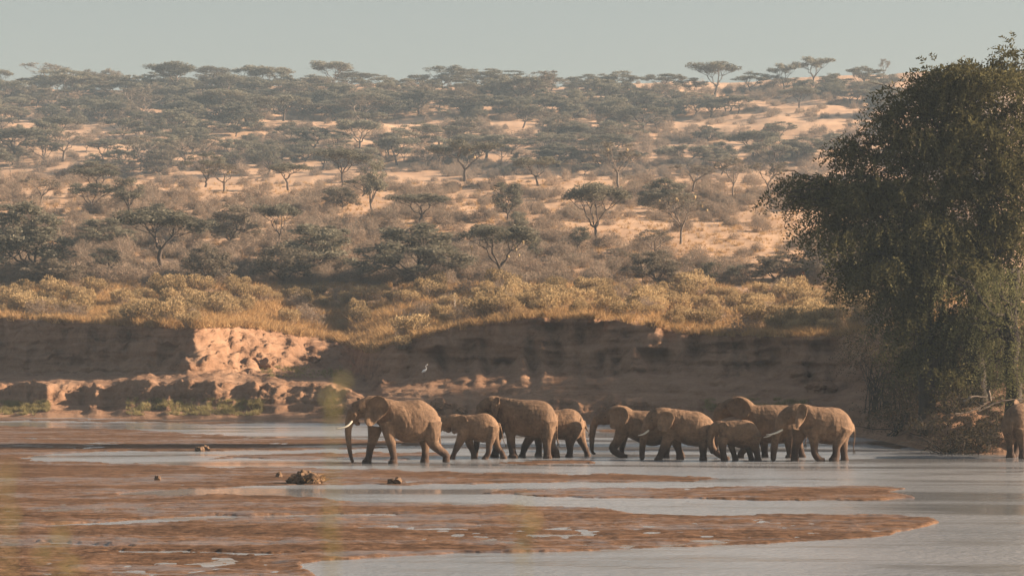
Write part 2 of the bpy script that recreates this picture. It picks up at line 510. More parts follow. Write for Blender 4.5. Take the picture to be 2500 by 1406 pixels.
# fallen clods under the low scarp and rubble in the sunny gully
clod = np.clip(fbm(TX * 2.3, TY * 2.4, TZ * 2.0, 3, 45), 0.1, 1) - 0.1
rightside = 1 - 0.97 * sstep(880, 1000, cols)[None, :]
TZ2 = TZ2 + rightside * (inS + inCl * 0.8) * 0.30 * clod + (inS + inT * .5 + inA * .5) * 0.09 * fbm(TX * 3.1, TY * 3.3, TZ * 3, 3, 46)
gl = np.exp(-((cols[None, :] - 610) / 90.0) ** 2) * inC
TZ2 = TZ2 + gl * 0.22 * fbm(TX * 1.5, TY * 1.5, TZ * 1.5, 5, 47, .6)
TY2 = TY2 - gl * 0.6 * np.clip(fbm(TX * 0.5, TZ * 0.6, oct=6, seed=48, gain=.6), -0.3, 1)
amp = 0.10 + 0.55 * sstep(200, 330, TY) + 1.2 * sstep(430, 600, TY)
fade = 1 - sstep(640, 690, TY) * 0.6
TZ2 = TZ2 + inP * amp * fade * fbm(TX * 0.03, TY * 0.03, oct=4, seed=51) + inP * 0.10 * fbm(TX * 0.5, TY * 0.5, oct=3, seed=52)
TZ2 = np.maximum(TZ2, -0.05)
TY, TZ = TY2, TZ2
TX = (cols[None, :] - CX) / F * TY
TPY = HY - (TZ - CH) * F / TY

def grid_faces(r, c):
    i = np.arange(r * c).reshape(r, c)
    return np.stack([i[:-1, :-1], i[:-1, 1:], i[1:, 1:], i[1:, :-1]], -1).reshape(-1, 4)

def terrain_piece(name, r0, r1, mat):
    V = np.stack([TX[r0:r1 + 1], TY[r0:r1 + 1], TZ[r0:r1 + 1]], -1).reshape(-1, 3)
    o = link(name, mesh_np(name, V, grid_faces(r1 - r0 + 1, NC), mat, True))
    tag(o, kind='structure')
    return o
terrain_piece('river_bank_ground', 0, i_d + 10, M['bank'])
terrain_piece('hillside_ground', i_d + 10, R - 1, M['hill'])

def hit(px, py, rmin=0):
    """First ground point seen at photo pixel (px, py) counting from the near side."""
    c = int(np.argmin(np.abs(cols - px)))
    tpy = TPY[rmin:, c]
    k = np.argmax(tpy <= py)
    if tpy[k] > py:
        k = int(np.argmin(tpy))
    k = max(k, 1)
    a, b = tpy[k - 1], tpy[k]
    t = 0 if abs(a - b) < 1e-6 else np.clip((a - py) / (a - b), 0, 1)
    Y = TY[rmin + k - 1, c] * (1 - t) + TY[rmin + k, c] * t
    z = TZ[rmin + k - 1, c] * (1 - t) + TZ[rmin + k, c] * t
    return np.array([(px - CX) / F * Y, Y, z])

def ground_z(X, Y):
    px = CX + F * X / Y
    c = int(np.argmin(np.abs(cols - px)))
    return float(np.interp(Y, TY[:, c], TZ[:, c]))

# ---- river bed: mud bars proud of the water, channels below it
WATER = [
 [(-900,1024),(0,1027),(300,1031),(500,1034),(700,1032),(840,1031),(1100,1030),(1450,1031),(1700,1036),(1900,1046),(2050,1056),(2150,1070),(2250,1093),(2400,1105),(2550,1108),(3700,1112),(3700,1445),(800,1445),(770,1400),(750,1376),(800,1368),(900,1360),(1100,1351),(1250,1349),(1450,1344),(1700,1334),(1900,1325),(2080,1315),(2190,1308),(2215,1298),(2270,1285),(2283,1274),(2250,1263),(2180,1257),(2000,1255),(1800,1258),(1650,1256),(1550,1252),(1450,1243),(1350,1237),(1230,1232),(1100,1231),(1000,1228),(850,1224),(750,1216),(640,1208),(560,1206),(430,1212),(300,1208),(290,1204),(420,1198),(520,1191),(600,1187),(720,1184),(900,1184),(1150,1182),(1300,1180),(1500,1178),(1700,1174),(1790,1167),(1700,1161),(1500,1158),(1250,1156),(1100,1152),(1000,1146),(700,1142),(500,1139),(380,1133),(250,1127),(100,1125),(50,1118),(110,1107),(250,1104),(500,1102),(700,1099),(860,1095),(1000,1091),(1060,1084),(1000,1075),(850,1070),(700,1068),(500,1060),(300,1048),(0,1038),(-900,1032)],
 [(110,1285),(250,1275),(400,1265),(550,1259),(830,1255),(960,1257),(830,1261),(700,1263),(420,1272),(330,1278)],
]
ISLANDS = [
 [(1170,1203),(1300,1196),(1500,1192),(1700,1188),(1900,1186),(2100,1185),(2200,1190),(2160,1200),(2230,1215),(2100,1222),(1900,1222),(1700,1219),(1500,1216),(1300,1211)],
 [(500,1118),(600,1111),(800,1106),(1060,1104),(1150,1112),(1050,1120),(900,1123),(700,1121)],
 [(1180,1129),(1300,1125),(1440,1125),(1440,1132),(1300,1136)],
 [(1420,1050),(1560,1044),(1660,1050),(1560,1060)],
 [(2090,1077),(2200,1074),(2300,1090),(2200,1094)],
]
def inside(poly, x, y):
    r = np.zeros(x.shape, bool)
    n = len(poly)
    for i in range(n):
        (x0, y0), (x1, y1) = poly[i], poly[(i + 1) % n]
        if y0 == y1: continue
        cnd = (y0 > y) != (y1 > y)
        r ^= cnd & (x < (x1 - x0) * (y - y0) / (y1 - y0) + x0)
    return r
NR = 230
v = np.linspace(0, 1, NR)[:, None]
aPY = F * CH / aY + HY
GPY = 1440 + v * (aPY[None, :] - 1440)
GPX = cols[None, :] + 0 * GPY
GY = F * CH / (GPY - HY)
GX = (GPX - CX) / F * GY
wx = GPX + 26 * fbm(GX * 0.5, GY * 0.22, oct=4, seed=61)
wy = GPY + 2.3 * fbm(GX * 0.8, GY * 0.3, oct=4, seed=62)
mask = np.zeros(GPX.shape)
for dx, dyy in ((0, 0), (-5, 0), (5, 0), (0, -1), (0, 1)):
    mk = np.zeros(GPX.shape, bool)
    for poly in WATER: mk |= inside(poly, wx + dx, wy + dyy)
    for poly in ISLANDS: mk &= ~inside(poly, wx + dx, wy + dyy)
    mask += mk / 5.0
near = sstep(1130, 1300, GPY)
relief = fbm(GX * 0.30, GY * 0.22, oct=5, seed=63) * 0.026 + fbm(GX * 2.2, GY * 1.6, oct=4, seed=64) * (0.012 + 0.010 * near)
GZ = 0.030 + relief
# a small erosion step and a few foot-worn ruts in the near mud
st = inside([(230, 1344), (400, 1343), (735, 1349), (735, 1353), (400, 1350), (230, 1349)], wx, wy)
GZ = GZ - 0.10 * st
rut = inside([(0, 1322), (120, 1323), (300, 1333), (296, 1338), (180, 1333), (0, 1327)], wx, wy)
GZ = GZ - 0.07 * rut
GZ = np.where(GZ < -0.012, -0.012, GZ)
GZ = GZ * (1 - mask) - 0.14 * mask
GZ[-1, :] = np.where(True, TZ[0], 0)
V = np.stack([GX, GY, GZ], -1).reshape(-1, 3)
o = link('riverbed', mesh_np('riverbed', V, grid_faces(NR, NC), M['mud'], True)); tag(o, kind='structure')
o = link('river_water', mesh_np('river_water', [(-140, 26, 0), (140, 26, 0), (140, 172, 0), (-140, 172, 0)], [(0, 1, 2, 3)], M['water'])); tag(o, kind='structure')
# near bank under the camera, out of frame
gx = np.linspace(-30, 30, 41); gy = np.linspace(-40, 49, 60)
NX, NY_ = np.meshgrid(gx, gy)
NZ = 3.25 * (1 - sstep(9, 36, NY_)) - 0.12 * sstep(30, 46, NY_) - 0.1 + 0.08 * fbm(NX, NY_, oct=3, seed=71)
o = link('near_bank_ground', mesh_np('near_bank', np.stack([NX, NY_, NZ], -1).reshape(-1, 3), grid_faces(60, 41), M['bank'], True)); tag(o, kind='structure')
# ------------------------------------------------------------------ elephants
ZS = 2500 / 480.0          # the three close-ups were measured at this scale
def ring_tube(path, rn, rl, seg_n=16, vertical=False, round_ends=True):
    """Closed tube; path (n,3); rn = radius in the XZ plane, rl = radius across (Y)."""
    path = np.asarray(path, float); rn = np.asarray(rn, float); rl = np.asarray(rl, float)
    # resample smoothly
    n = len(path)
    d = np.r_[0, np.cumsum(np.linalg.norm(np.diff(path, axis=0), axis=1))]
    if n >= 3:
        m = 3 * (n - 1) + 1
        tt = np.interp(np.linspace(0, n - 1, m), np.arange(n), d)
        def cr(a):
            a = np.asarray(a, float)
            tang = np.gradient(a, d, axis=0)
            out = []
            for x in tt:
                k = min(np.searchsorted(d, x, side='right') - 1, n - 2)
                h = d[k + 1] - d[k]; u = (x - d[k]) / h
                h00 = 2*u**3 - 3*u**2 + 1; h10 = u**3 - 2*u**2 + u; h01 = -2*u**3 + 3*u**2; h11 = u**3 - u**2
                out.append(h00 * a[k] + h10 * h * tang[k] + h01 * a[k + 1] + h11 * h * tang[k + 1])
            return np.array(out)
        path, rn, rl = cr(path), np.maximum(cr(rn), 0.006), np.maximum(cr(rl), 0.006)
    tan = np.gradient(path, axis=0)
    if vertical: tan = np.tile(np.array([1.0, 0, 0]) * np.sign(path[-1, 0] - path[0, 0]), (len(path), 1))
    tan /= np.linalg.norm(tan, axis=1)[:, None] + 1e-9
    if round_ends:
        def cap(p, t, a, b):
            return [(p + t * a * .55, a * .83, b * .83), (p + t * a * .88, a * .47, b * .47), (p + t * a * .99, a * .12, b * .12)]
        e0 = cap(path[0], -tan[0], rn[0], rl[0])[::-1]; e1 = cap(path[-1], tan[-1], rn[-1], rl[-1])
        path = np.array([e[0] for e in e0] + list(path) + [e[0] for e in e1])
        rn = np.array([e[1] for e in e0] + list(rn) + [e[1] for e in e1])
        rl = np.array([e[2] for e in e0] + list(rl) + [e[2] for e in e1])
        tan = np.array([tan[0]] * 3 + list(tan) + [tan[-1]] * 3)
    nor = np.stack([-tan[:, 2], 0 * tan[:, 0], tan[:, 0]], 1)
    nor /= np.linalg.norm(nor, axis=1)[:, None] + 1e-9
    th = np.linspace(0, 2 * math.pi, seg_n, endpoint=False)
    V = path[:, None, :] + nor[:, None, :] * (rn[:, None] * np.cos(th))[..., None] + np.array([0, 1.0, 0]) * (rl[:, None] * np.sin(th))[..., None]
    r = len(path)
    V = V.reshape(-1, 3)
    i = np.arange(r * seg_n).reshape(r, seg_n)
    Fq = np.stack([i[:-1], np.roll(i[:-1], -1, 1), np.roll(i[1:], -1, 1), i[1:]], -1).reshape(-1, 4).tolist()
    Fq.append(list(i[0][::-1])); Fq.append(list(i[-1]))
    return V, Fq

def ear_shell(poly, yfront, yback, thick):
    """Fan-shaped ear standing off the head: poly in XZ (first point = top of the root)."""
    poly = np.asarray(poly, float)
    n = len(poly)
    # densify outline
    m = 40
    cl = np.vstack([poly, poly[:1]])
    d = np.r_[0, np.cumsum(np.linalg.norm(np.diff(cl, axis=0), axis=1))]
    s = np.linspace(0, d[-1], m, endpoint=False)
    o = np.stack([np.interp(s, d, cl[:, k]) for k in (0, 1)], 1)
    for _ in range(2): o = (np.roll(o, 1, 0) + 2 * o + np.roll(o, -1, 0)) / 4
    c = o.mean(0)
    root = poly[0] * 0.5 + poly[-1] * 0.5
    far = np.max(np.linalg.norm(o - root, axis=1))
    rr = [0.0, 0.3, 0.6, 0.85, 1.0]
    fv, bv = [], []
    for k, q in enumerate(rr):
        pts = np.array([c]) if k == 0 else c + (o - c) * q
        t = np.linalg.norm(pts - root, axis=1) / far
        ang = np.arctan2(pts[:, 1] - root[1], pts[:, 0] - root[0])
        y = yfront + (yback - yfront) * t + 0.035 * np.sin(ang * 7 + t * 4) * t
        th = thick * (0.5 if q == 1 else 1)
        fv.append(np.stack([pts[:, 0], y - th / 2, pts[:, 1]], 1)); bv.append(np.stack([pts[:, 0], y + th / 2, pts[:, 1]], 1))
    Vf = np.vstack(fv); Vb = np.vstack(bv); nb = len(Vf)
    Fq = []
    for k in range(1, len(rr)):
        for j in range(m):
            j2 = (j + 1) % m
            b1 = 1 + (k - 1) * m
            if k == 1:
                Fq.append([0, 1 + j, 1 + j2]); Fq.append([nb, nb + 1 + j2, nb + 1 + j])
            else:
                b0 = 1 + (k - 2) * m
                Fq.append([b0 + j, b1 + j, b1 + j2, b0 + j2]); Fq.append([nb + b0 + j2, nb + b1 + j2, nb + b1 + j, nb + b0 + j])
    b1 = 1 + (len(rr) - 2) * m
    for j in range(m):
        j2 = (j + 1) % m
        Fq.append([b1 + j, nb + b1 + j, nb + b1 + j2, b1 + j2])
    return np.vstack([Vf, Vb]), Fq

def elephant(crop, Y, zfoot, spec, label, X0=None, yaw=0.0, cat='elephant', tusk_cut=False, flip=False):
    k = Y / 100.0 / (60 * ZS)
    px0 = spec['x0']
    lx = lambda x: (x - px0) * k
    lz = lambda z: (zfoot - z) * k
    sc = spec.get('size', 1.0)
    bm_v, bm_f = [], []
    def add(VF):
        V, Fq = VF
        off = sum(len(a) for a in bm_v)
        bm_v.append(V)
        bm_f.extend([[q + off for q in f] for f in Fq])
    # body
    B = spec['body']
    yo = spec.get('yoff', [0] * len(B))
    path = [(lx(x), yo[i], lz((t + b) / 2)) for i, (x, t, b, hw) in enumerate(B)]
    rn = [(b - t) / 2 * k for (x, t, b, hw) in B]; rl = [hw for (x, t, b, hw) in B]
    add(ring_tube(path, rn, rl, 24, vertical=True, round_ends=False))
    hy = spec.get('heady', 0.0)
    hd = spec['head']
    add(ring_tube([(lx(x), hy, lz(z)) for x, z, r in hd], [r * k for x, z, r in hd], [r * k * 0.86 for x, z, r in hd], 20))
    for bl in spec.get('blobs', []):
        x, z, r, y = bl
        add(ring_tube([(lx(x) - r * k * .3, hy + y, lz(z)), (lx(x) + r * k * .3, hy + y, lz(z))], [r * k * .85] * 2, [r * k * .85] * 2, 14))
    tk = spec['trunk']
    add(ring_tube([(lx(x), hy + (q[0] if q else 0), lz(z)) for x, z, r, *q in tk], [r * k for x, z, r, *q in tk], [r * k * 0.95 for x, z, r, *q in tk], 14))
    for nm, side in (('fn', -1), ('ff', 1), ('hn', -1), ('hf', 1)):
        L = spec[nm]
        yy = side * spec.get('legy', 0.34) * sc
        yb = spec.get('yf' if nm[0] == 'f' else 'yh', 0.0)
        add(ring_tube([(lx(x), yy * (0.75 + 0.25 * min(1, i / 2)) + yb, max(lz(z), 0.0)) for i, (x, z, r) in enumerate(L)], [r * k for x, z, r in L], [r * k * (0.80 if i == 0 else 0.92) for i, (x, z, r) in enumerate(L)], 14, round_ends=False))
    # foot pads
        x, z, r = L[-1]
        add(ring_tube([(lx(x), yy + yb, max(lz(z), 0) + 0.10 * sc), (lx(x), yy + yb, max(lz(z), 0) - 0.05)], [r * k * 1.05, r * k * 1.12], [r * k, r * k * 1.08], 14, round_ends=False))
    tl = spec['tail']
    add(ring_tube([(lx(x), yo[-1] - 0.02, lz(z)) for x, z, r in tl], [r * k for x, z, r in tl], [r * k for x, z, r in tl], 10))
    for (poly, yf, yb) in spec['ears']:
        add(ear_shell([(lx(x), lz(z)) for x, z in poly], hy + yf * sc, hy + yb * sc, 0.060 * max(sc, .8)))
    V = np.vstack(bm_v)
    me = bpy.data.meshes.new('raw')
    me.from_pydata(V.tolist(), [], bm_f)
    me.update()
    bm = bmesh.new(); bm.from_mesh(me); bmesh.ops.recalc_face_normals(bm, faces=bm.faces); bm.to_mesh(me); bm.free()
    tmp = bpy.data.objects.new('raw', me); COL.objects.link(tmp)
    rm = tmp.modifiers.new('r', 'REMESH'); rm.mode = 'VOXEL'; rm.voxel_size = 0.027 * max(0.72, sc)
    sm = tmp.modifiers.new('s', 'SMOOTH'); sm.factor = 0.5; sm.iterations = 5
    dg = bpy.context.evaluated_depsgraph_get()
    out = bpy.data.meshes.new_from_object(tmp.evaluated_get(dg))
    bpy.data.objects.remove(tmp)
    out.name = 'elephant_body'
    nv = len(out.vertices)
    co = np.empty(nv * 3, np.float32); out.vertices.foreach_get('co', co); co = co.reshape(-1, 3)
    no = np.empty(nv * 3, np.float32); out.vertices.foreach_get('normal', no); no = no.reshape(-1, 3)
    seed = spec.get('seed', 1)
    # loose skin: soft bulges and vertical folds
    d = 0.014 * fbm(co[:, 0] * 2.0, co[:, 2] * 1.8, co[:, 1] * 2.2, 3, seed) + 0.004 * fbm(co[:, 0] * 9 + co[:, 2] * 3, co[:, 2] * 2.2, co[:, 1] * 6, 2, seed + 3)
    co = co + no * (d * sc)[:, None]
    out.vertices.foreach_set('co', co.ravel().astype(np.float32))
    out.polygons.foreach_set('use_smooth', np.ones(len(out.polygons), bool))
    out.materials.clear(); out.materials.append(M['skin'])
    out.update()
    px = crop + px0 / ZS
    if X0 is None: X0 = (px - CX) / F * Y
    root = bpy.data.objects.new('elephant', None)
    root.empty_display_size = 0.3
    COL.objects.link(root)
    root.location = (X0, Y, 0.0)
    root.rotation_euler = (0, 0, yaw)
    tag(root, label, cat, 'elephants crossing the shallow river')
    link('body', out, root)
    for T in spec.get('tusks', []):
        pts = [(lx(x), hy + y * sc, lz(z)) for x, z, r, y in T]
        V, Fq = ring_tube(pts, [r * k for x, z, r, y in T], [r * k for x, z, r, y in T], 10)
        me = bpy.data.meshes.new('tusk'); me.from_pydata(V.tolist(), [], Fq); me.update()
        me.polygons.foreach_set('use_smooth', np.ones(len(me.polygons), bool)); me.materials.append(M['ivory'])
        link('tusk', me, root)
    if 'eye' in spec:
        x, z, y = spec['eye']
        bm = bmesh.new(); bmesh.ops.create_icosphere(bm, subdivisions=2, radius=0.030 * sc)
        me = bpy.data.meshes.new('eye'); bm.to_mesh(me); bm.free(); me.materials.append(M['eye'])
        link('eye', me, root, (lx(x), hy + y * sc, lz(z)))
    # tail tuft: a bunch of coarse hairs
    x, z, r = tl[-1]
    rs = np.random.default_rng(seed)
    n = 26
    b0 = np.array([lx(x), yo[-1] - 0.02, lz(z) + 0.02]) + rs.normal(0, 0.012, (n, 3)) * sc
    dd = np.stack([rs.normal(0, .28, n), rs.normal(0, .28, n), -np.ones(n)], 1); dd *= (rs.uniform(.14, .30, n) * sc)[:, None]
    wv = np.stack([rs.normal(0, 1, n), rs.normal(0, .3, n), 0 * b0[:, 0]], 1); wv /= np.linalg.norm(wv, axis=1)[:, None]; wv *= 0.008
    V = np.stack([b0 - wv, b0 + wv, b0 + dd], 1).reshape(-1, 3)
    link('tail_tuft', mesh_np('tail_tuft', V, np.arange(3 * n).reshape(n, 3), M['darkbark']), root)
    return root

C1, C2, C3 = 780, 1180, 1640
E1 = dict(x0=1000, seed=1,
 body=[(700,190,470,.34),(780,172,545,.42),(870,186,640,.54),(960,203,690,.62),(1060,214,738,.68),(1160,203,752,.70),(1260,200,745,.68),(1350,232,705,.62),(1430,285,640,.52),(1500,368,560,.34),(1535,440,520,.14)],
 head=[(780,330,135),(690,290,150),(600,290,128),(520,320,118),(450,370,88)],
 blobs=[(470,270,62,0),(440,460,48,0),(480,500,34,0),(640,205,70,0)],
 trunk=[(430,380,92),(385,450,66),(362,540,46),(358,640,40),(368,760,34),(386,880,28),(415,985,20)],
 fn=[(850,470,118),(862,610,78),(888,740,60),(912,860,45),(925,940,44),(910,1000,56)],
 ff=[(720,540,105),(692,700,70),(655,840,47),(640,930,45),(615,995,60)],
 hn=[(1410,480,150),(1415,640,112),(1440,755,74),(1525,845,56),(1600,905,50),(1600,985,48)],
 hf=[(1330,540,125),(1345,690,86),(1370,800,55),(1372,890,48),(1362,1000,54)],
 tail=[(1528,440,24),(1541,530,16),(1538,650,12),(1548,770,10),(1553,800,9)],
 ears=[([(570,215),(640,160),(720,130),(790,165),(838,235),(850,290),(815,370),(760,420),(700,455),(650,520),(590,540),(545,520),(525,470),(545,400)],-.40,-.78),
       ([(560,200),(520,168),(490,172),(495,200),(540,260)],.36,.60)],
 tusks=[[(395,470,15,-.16),(350,515,13,-.20),(290,545,10,-.22),(205,556,4,-.22)],[(385,480,14,.12),(340,520,12,.15),(280,556,9,.17),(215,566,4,.17)]],
 eye=(478,330,-.30))
E2 = dict(x0=1950, seed=2, size=.68, legy=.30,
 body=[(1740,405,575,.20),(1790,390,600,.25),(1850,384,640,.32),(1950,380,700,.40),(2040,364,728,.43),(2120,360,730,.42),(2190,392,700,.36),(2245,450,650,.26),(2285,515,600,.12)],
 head=[(1800,470,88),(1730,462,92),(1660,470,84),(1600,490,64)],
 blobs=[(1600,440,44,0),(1600,570,30,0),(1640,580,34,0)],
 trunk=[(1600,490,58),(1545,540,42),(1500,610,34),(1470,690,28),(1440,760,22)],
 fn=[(1850,550,92),(1800,690,60),(1745,800,42),(1705,890,32),(1688,938,40)],
 ff=[(1880,620,70),(1912,760,48),(1950,860,32),(1965,935,38)],
 hn=[(2190,520,100),(2180,660,70),(2155,780,42),(2145,870,34),(2105,938,40)],
 hf=[(2210,560,85),(2235,700,56),(2270,790,40),(2320,870,34),(2342,932,42)],
 tail=[(2285,500,18),(2312,570,12),(2325,650,10),(2345,720,8),(2372,765,7)],
 ears=[([(1690,415),(1750,392),(1820,378),(1870,395),(1888,450),(1850,520),(1800,580),(1740,620),(1690,625),(1670,560),(1680,480)],-.28,-.46),
       ([(1680,405),(1640,388),(1600,395),(1620,420)],.25,.4)],
 tusks=[], eye=(1610,500,-.25))
E3 = dict(x0=560, seed=3, legy=.34, heady=.75, yf=.55, yh=-.05,
 body=[(120,170,450,.36),(190,166,520,.46),(270,170,590,.56),(360,188,635,.66),(460,198,662,.72),(560,200,678,.74),(660,200,672,.73),(750,210,680,.68),(830,250,640,.56),(890,320,590,.36),(925,400,540,.16)],
 yoff=[.75,.65,.55,.4,.25,.15,.08,0,-.05,-.05,-.05],
 head=[(180,280,125),(110,285,130),(40,320,112),(-10,380,82)],
 blobs=[(-20,300,55,0)],
 trunk=[(0,390,80),(-40,480,58),(-62,600,46),(-72,740,38),(-78,860,30),(-80,925,26)],
 fn=[(330,520,110),(350,640,66),(360,760,54),(380,870,46),(388,935,60)],
 ff=[(230,500,100),(205,680,54),(185,820,44),(160,930,54)],
 hn=[(800,470,140),(800,610,96),(800,740,60),(802,860,48),(806,938,56)],
 hf=[(850,520,110),(862,680,70),(880,800,54),(925,880,52),(925,935,54)],
 tail=[(926,405,20),(938,500,14),(934,600,12),(938,690,11),(952,760,10)],
 ears=[([(150,170),(185,158),(214,168),(212,240),(200,300),(178,390),(150,432),(118,400),(95,330),(100,250),(120,200)],-.45,-.80),
       ([(110,180),(60,190),(30,230),(60,260)],.4,.6)],
 tusks=[])
E4 = dict(x0=900, seed=4, size=.85,
 body=[(540,345,600,.36),(640,338,665,.46),(740,342,700,.54),(850,345,715,.58),(960,342,722,.60),(1060,332,730,.58),(1140,338,735,.52),(1200,372,715,.44),(1250,436,650,.30),(1284,520,590,.13)],
 head=[(560,440,115),(500,430,115),(440,450,100),(400,490,74)],
 trunk=[(400,490,74),(370,570,52),(355,680,42),(350,800,34),(355,900,26)],
 fn=[(640,600,100),(580,720,58),(525,820,45),(505,890,36),(495,935,44)],
 ff=[(690,600,90),(700,740,52),(708,850,40),(700,935,46)],
 hn=[(1150,540,125),(1110,690,84),(1098,780,52),(1100,870,40),(1088,938,48)],
 hf=[(1200,560,105),(1240,710,64),(1285,810,44),(1318,890,38),(1328,938,42)],
 tail=[(1278,500,22),(1300,560,16),(1325,610,12),(1350,640,9)],
 ears=[([(470,340),(540,310),(600,350),(610,440),(570,530),(500,560),(455,480)],-.35,-.62)],
 tusks=[])
E5 = dict(x0=2000, seed=5, size=.92,
 body=[(1720,330,600,.36),(1800,322,650,.46),(1880,338,705,.54),(1980,345,755,.62),(2100,350,790,.66),(2200,355,792,.64),(2290,368,770,.60),(2380,400,720,.50),(2450,470,640,.32),(2490,540,600,.14)],
 head=[(1800,410,120),(1720,395,122),(1630,410,110),(1550,440,86),(1490,460,66)],
 blobs=[(1530,390,58,0),(1530,500,36,0)],
 trunk=[(1500,450,72),(1440,470,60),(1405,540,46),(1388,640,36),(1380,740,30),(1380,830,25),(1392,885,20),(1418,893,16)],
 fn=[(1780,520,100),(1742,640,78),(1700,740,64),(1640,820,52),(1700,885,42),(1790,925,36)],
 ff=[(1800,600,80),(1780,740,46),(1768,840,34),(1765,930,36)],
 hn=[(2360,560,130),(2340,700,88),(2320,810,52),(2318,890,44),(2310,938,48)],
 hf=[(2400,580,110),(2440,720,66),(2480,830,46),(2520,900,40),(2530,938,42)],
 tail=[(2480,520,20),(2500,620,14),(2505,720,11),(2510,800,9)],
 ears=[([(1610,330),(1680,292),(1760,284),(1820,320),(1846,390),(1838,470),(1800,520),(1740,545),(1690,570),(1620,582),(1590,540),(1600,470),(1590,400)],-.38,-.66),
       ([(1600,340),(1550,306),(1508,304),(1540,330),(1590,370)],.34,.60)],
 tusks=[], eye=(1545,430,-.30))
E6 = dict(x0=250, seed=6, size=.95,
 body=[(-90,330,590,.36),(-30,306,640,.46),(60,310,705,.56),(160,322,755,.64),(260,332,778,.68),(360,345,775,.66),(440,388,725,.56),(505,440,660,.42),(548,505,610,.22),(562,540,590,.10)],
 head=[(-40,420,128),(-120,415,130),(-210,430,120),(-280,480,90)],
 blobs=[(-260,400,56,0),(-260,560,38,0)],
 trunk=[(-290,500,82),(-335,570,60),(-355,650,50),(-368,740,44),(-376,830,38),(-380,925,34)],
 fn=[(-20,560,112),(-60,700,70),(-115,810,52),(-150,890,44),(-178,955,50)],
 ff=[(50,620,80),(78,770,54),(105,870,42),(115,955,46)],
 hn=[(410,560,138),(400,700,82),(392,820,48),(394,890,44),(392,955,50)],
 hf=[(470,590,105),(492,730,60),(555,850,44),(650,915,40),(705,948,40)],
 tail=[(555,510,24),(580,590,17),(588,690,13),(582,790,11),(580,825,9)],
 ears=[([(-150,350),(-90,328),(-20,340),(15,370),(34,425),(5,480),(-25,540),(-60,592),(-120,600),(-180,590),(-200,540),(-190,460),(-170,400)],-.38,-.68)],
 tusks=[[(-300,580,13,-.16),(-345,615,12,-.2),(-385,632,9,-.22),(-428,641,4,-.22)]], eye=(-255,450,-.30))
E7 = dict(x0=850, seed=7, size=.66, legy=.28,
 body=[(600,470,660,.22),(660,456,700,.28),(740,448,750,.36),(830,446,790,.40),(920,440,805,.42),(1000,456,790,.38),(1060,500,750,.30),(1100,560,700,.18),(1118,610,670,.08)],
 head=[(660,545,90),(600,540,92),(545,560,80),(510,590,58)],
 trunk=[(510,600,56),(490,680,40),(495,770,32),(510,850,25)],
 fn=[(650,660,82),(640,790,52),(655,890,40),(666,955,44)],
 ff=[(745,690,62),(770,800,42),(800,890,34),(815,955,38)],
 hn=[(1040,640,96),(1050,770,62),(1080,870,42),(1092,955,44)],
 hf=[(985,700,80),(985,810,48),(1005,890,36),(1022,955,40)],
 tail=[(1112,590,17),(1126,680,12),(1140,780,9),(1155,850,7)],
 ears=[([(600,480),(640,455),(690,470),(718,530),(712,600),(680,645),(630,640),(595,570)],-.26,-.44)],
 tusks=[])
E8 = dict(x0=1250, seed=8,
 body=[(880,200,540,.36),(960,226,610,.46),(1050,252,680,.56),(1150,260,722,.64),(1250,256,742,.68),(1350,258,750,.68),(1450,264,742,.66),(1550,285,712,.60),(1640,340,650,.46),(1700,430,570,.24),(1718,480,540,.10)],
 head=[(930,310,130),(850,285,138),(760,290,122),(680,320,110),(610,360,84)],
 blobs=[(840,215,72,0),(640,270,60,0)],
 trunk=[(620,360,86),(570,430,62),(545,530,48),(540,650,42),(548,770,34),(560,880,28)],
 fn=[(1040,560,112),(980,710,68),(910,820,48),(868,880,42),(858,932,50)],
 ff=[(1160,600,100),(1182,750,56),(1192,850,42),(1196,928,46)],
 hn=[(1500,560,135),(1490,710,84),(1492,820,52),(1495,880,46),(1488,928,54)],
 hf=[(1590,560,115),(1610,710,66),(1645,820,46),(1662,880,42),(1672,930,46)],
 tail=[(1705,450,22),(1722,560,15),(1712,650,12),(1700,730,10),(1696,760,9)],
 ears=[([(700,215),(780,165),(860,150),(940,200),(990,270),(998,330),(965,395),(900,432),(820,425),(740,385),(690,320),(680,260)],-.42,-.76)],
 tusks=[])
E9 = dict(x0=1950, seed=9, size=1.0,
 body=[(1620,250,560,.36),(1690,236,620,.46),(1770,256,690,.56),(1870,268,732,.64),(1970,274,750,.68),(2070,280,750,.68),(2150,302,725,.62),(2220,350,690,.52),(2280,430,640,.34),(2314,510,590,.14)],
 head=[(1690,370,130),(1600,360,134),(1510,375,122),(1430,420,100),(1370,480,76)],
 blobs=[(1450,350,60,0),(1420,540,40,0)],
 trunk=[(1390,490,82),(1340,570,62),(1312,650,52),(1295,740,46),(1282,840,40),(1276,925,36)],
 fn=[(1750,530,115),(1782,670,74),(1782,770,50),(1790,860,44),(1840,925,40),(1885,945,32)],
 ff=[(1650,580,110),(1608,740,60),(1584,850,48),(1580,952,50)],
 hn=[(2150,530,155),(2100,680,92),(2068,790,52),(2066,870,48),(2035,950,60)],
 hf=[(2200,580,120),(2200,730,76),(2222,840,48),(2232,955,48)],
 tail=[(2308,500,22),(2332,590,15),(2330,690,12),(2318,790,10),(2322,830,9)],
 ears=[([(1560,250),(1610,214),(1660,240),(1686,290),(1676,350),(1640,440),(1590,500),(1530,556),(1505,540),(1515,450),(1535,350)],-.42,-.72)],
 tusks=[[(1380,560,14,-.16),(1320,590,12,-.2),(1250,612,9,-.22),(1172,622,4,-.22)],[(1365,575,14,.14),(1310,600,12,.17),(1245,640,9,.2),(1168,660,4,.2)]], eye=(1455,415,-.32))

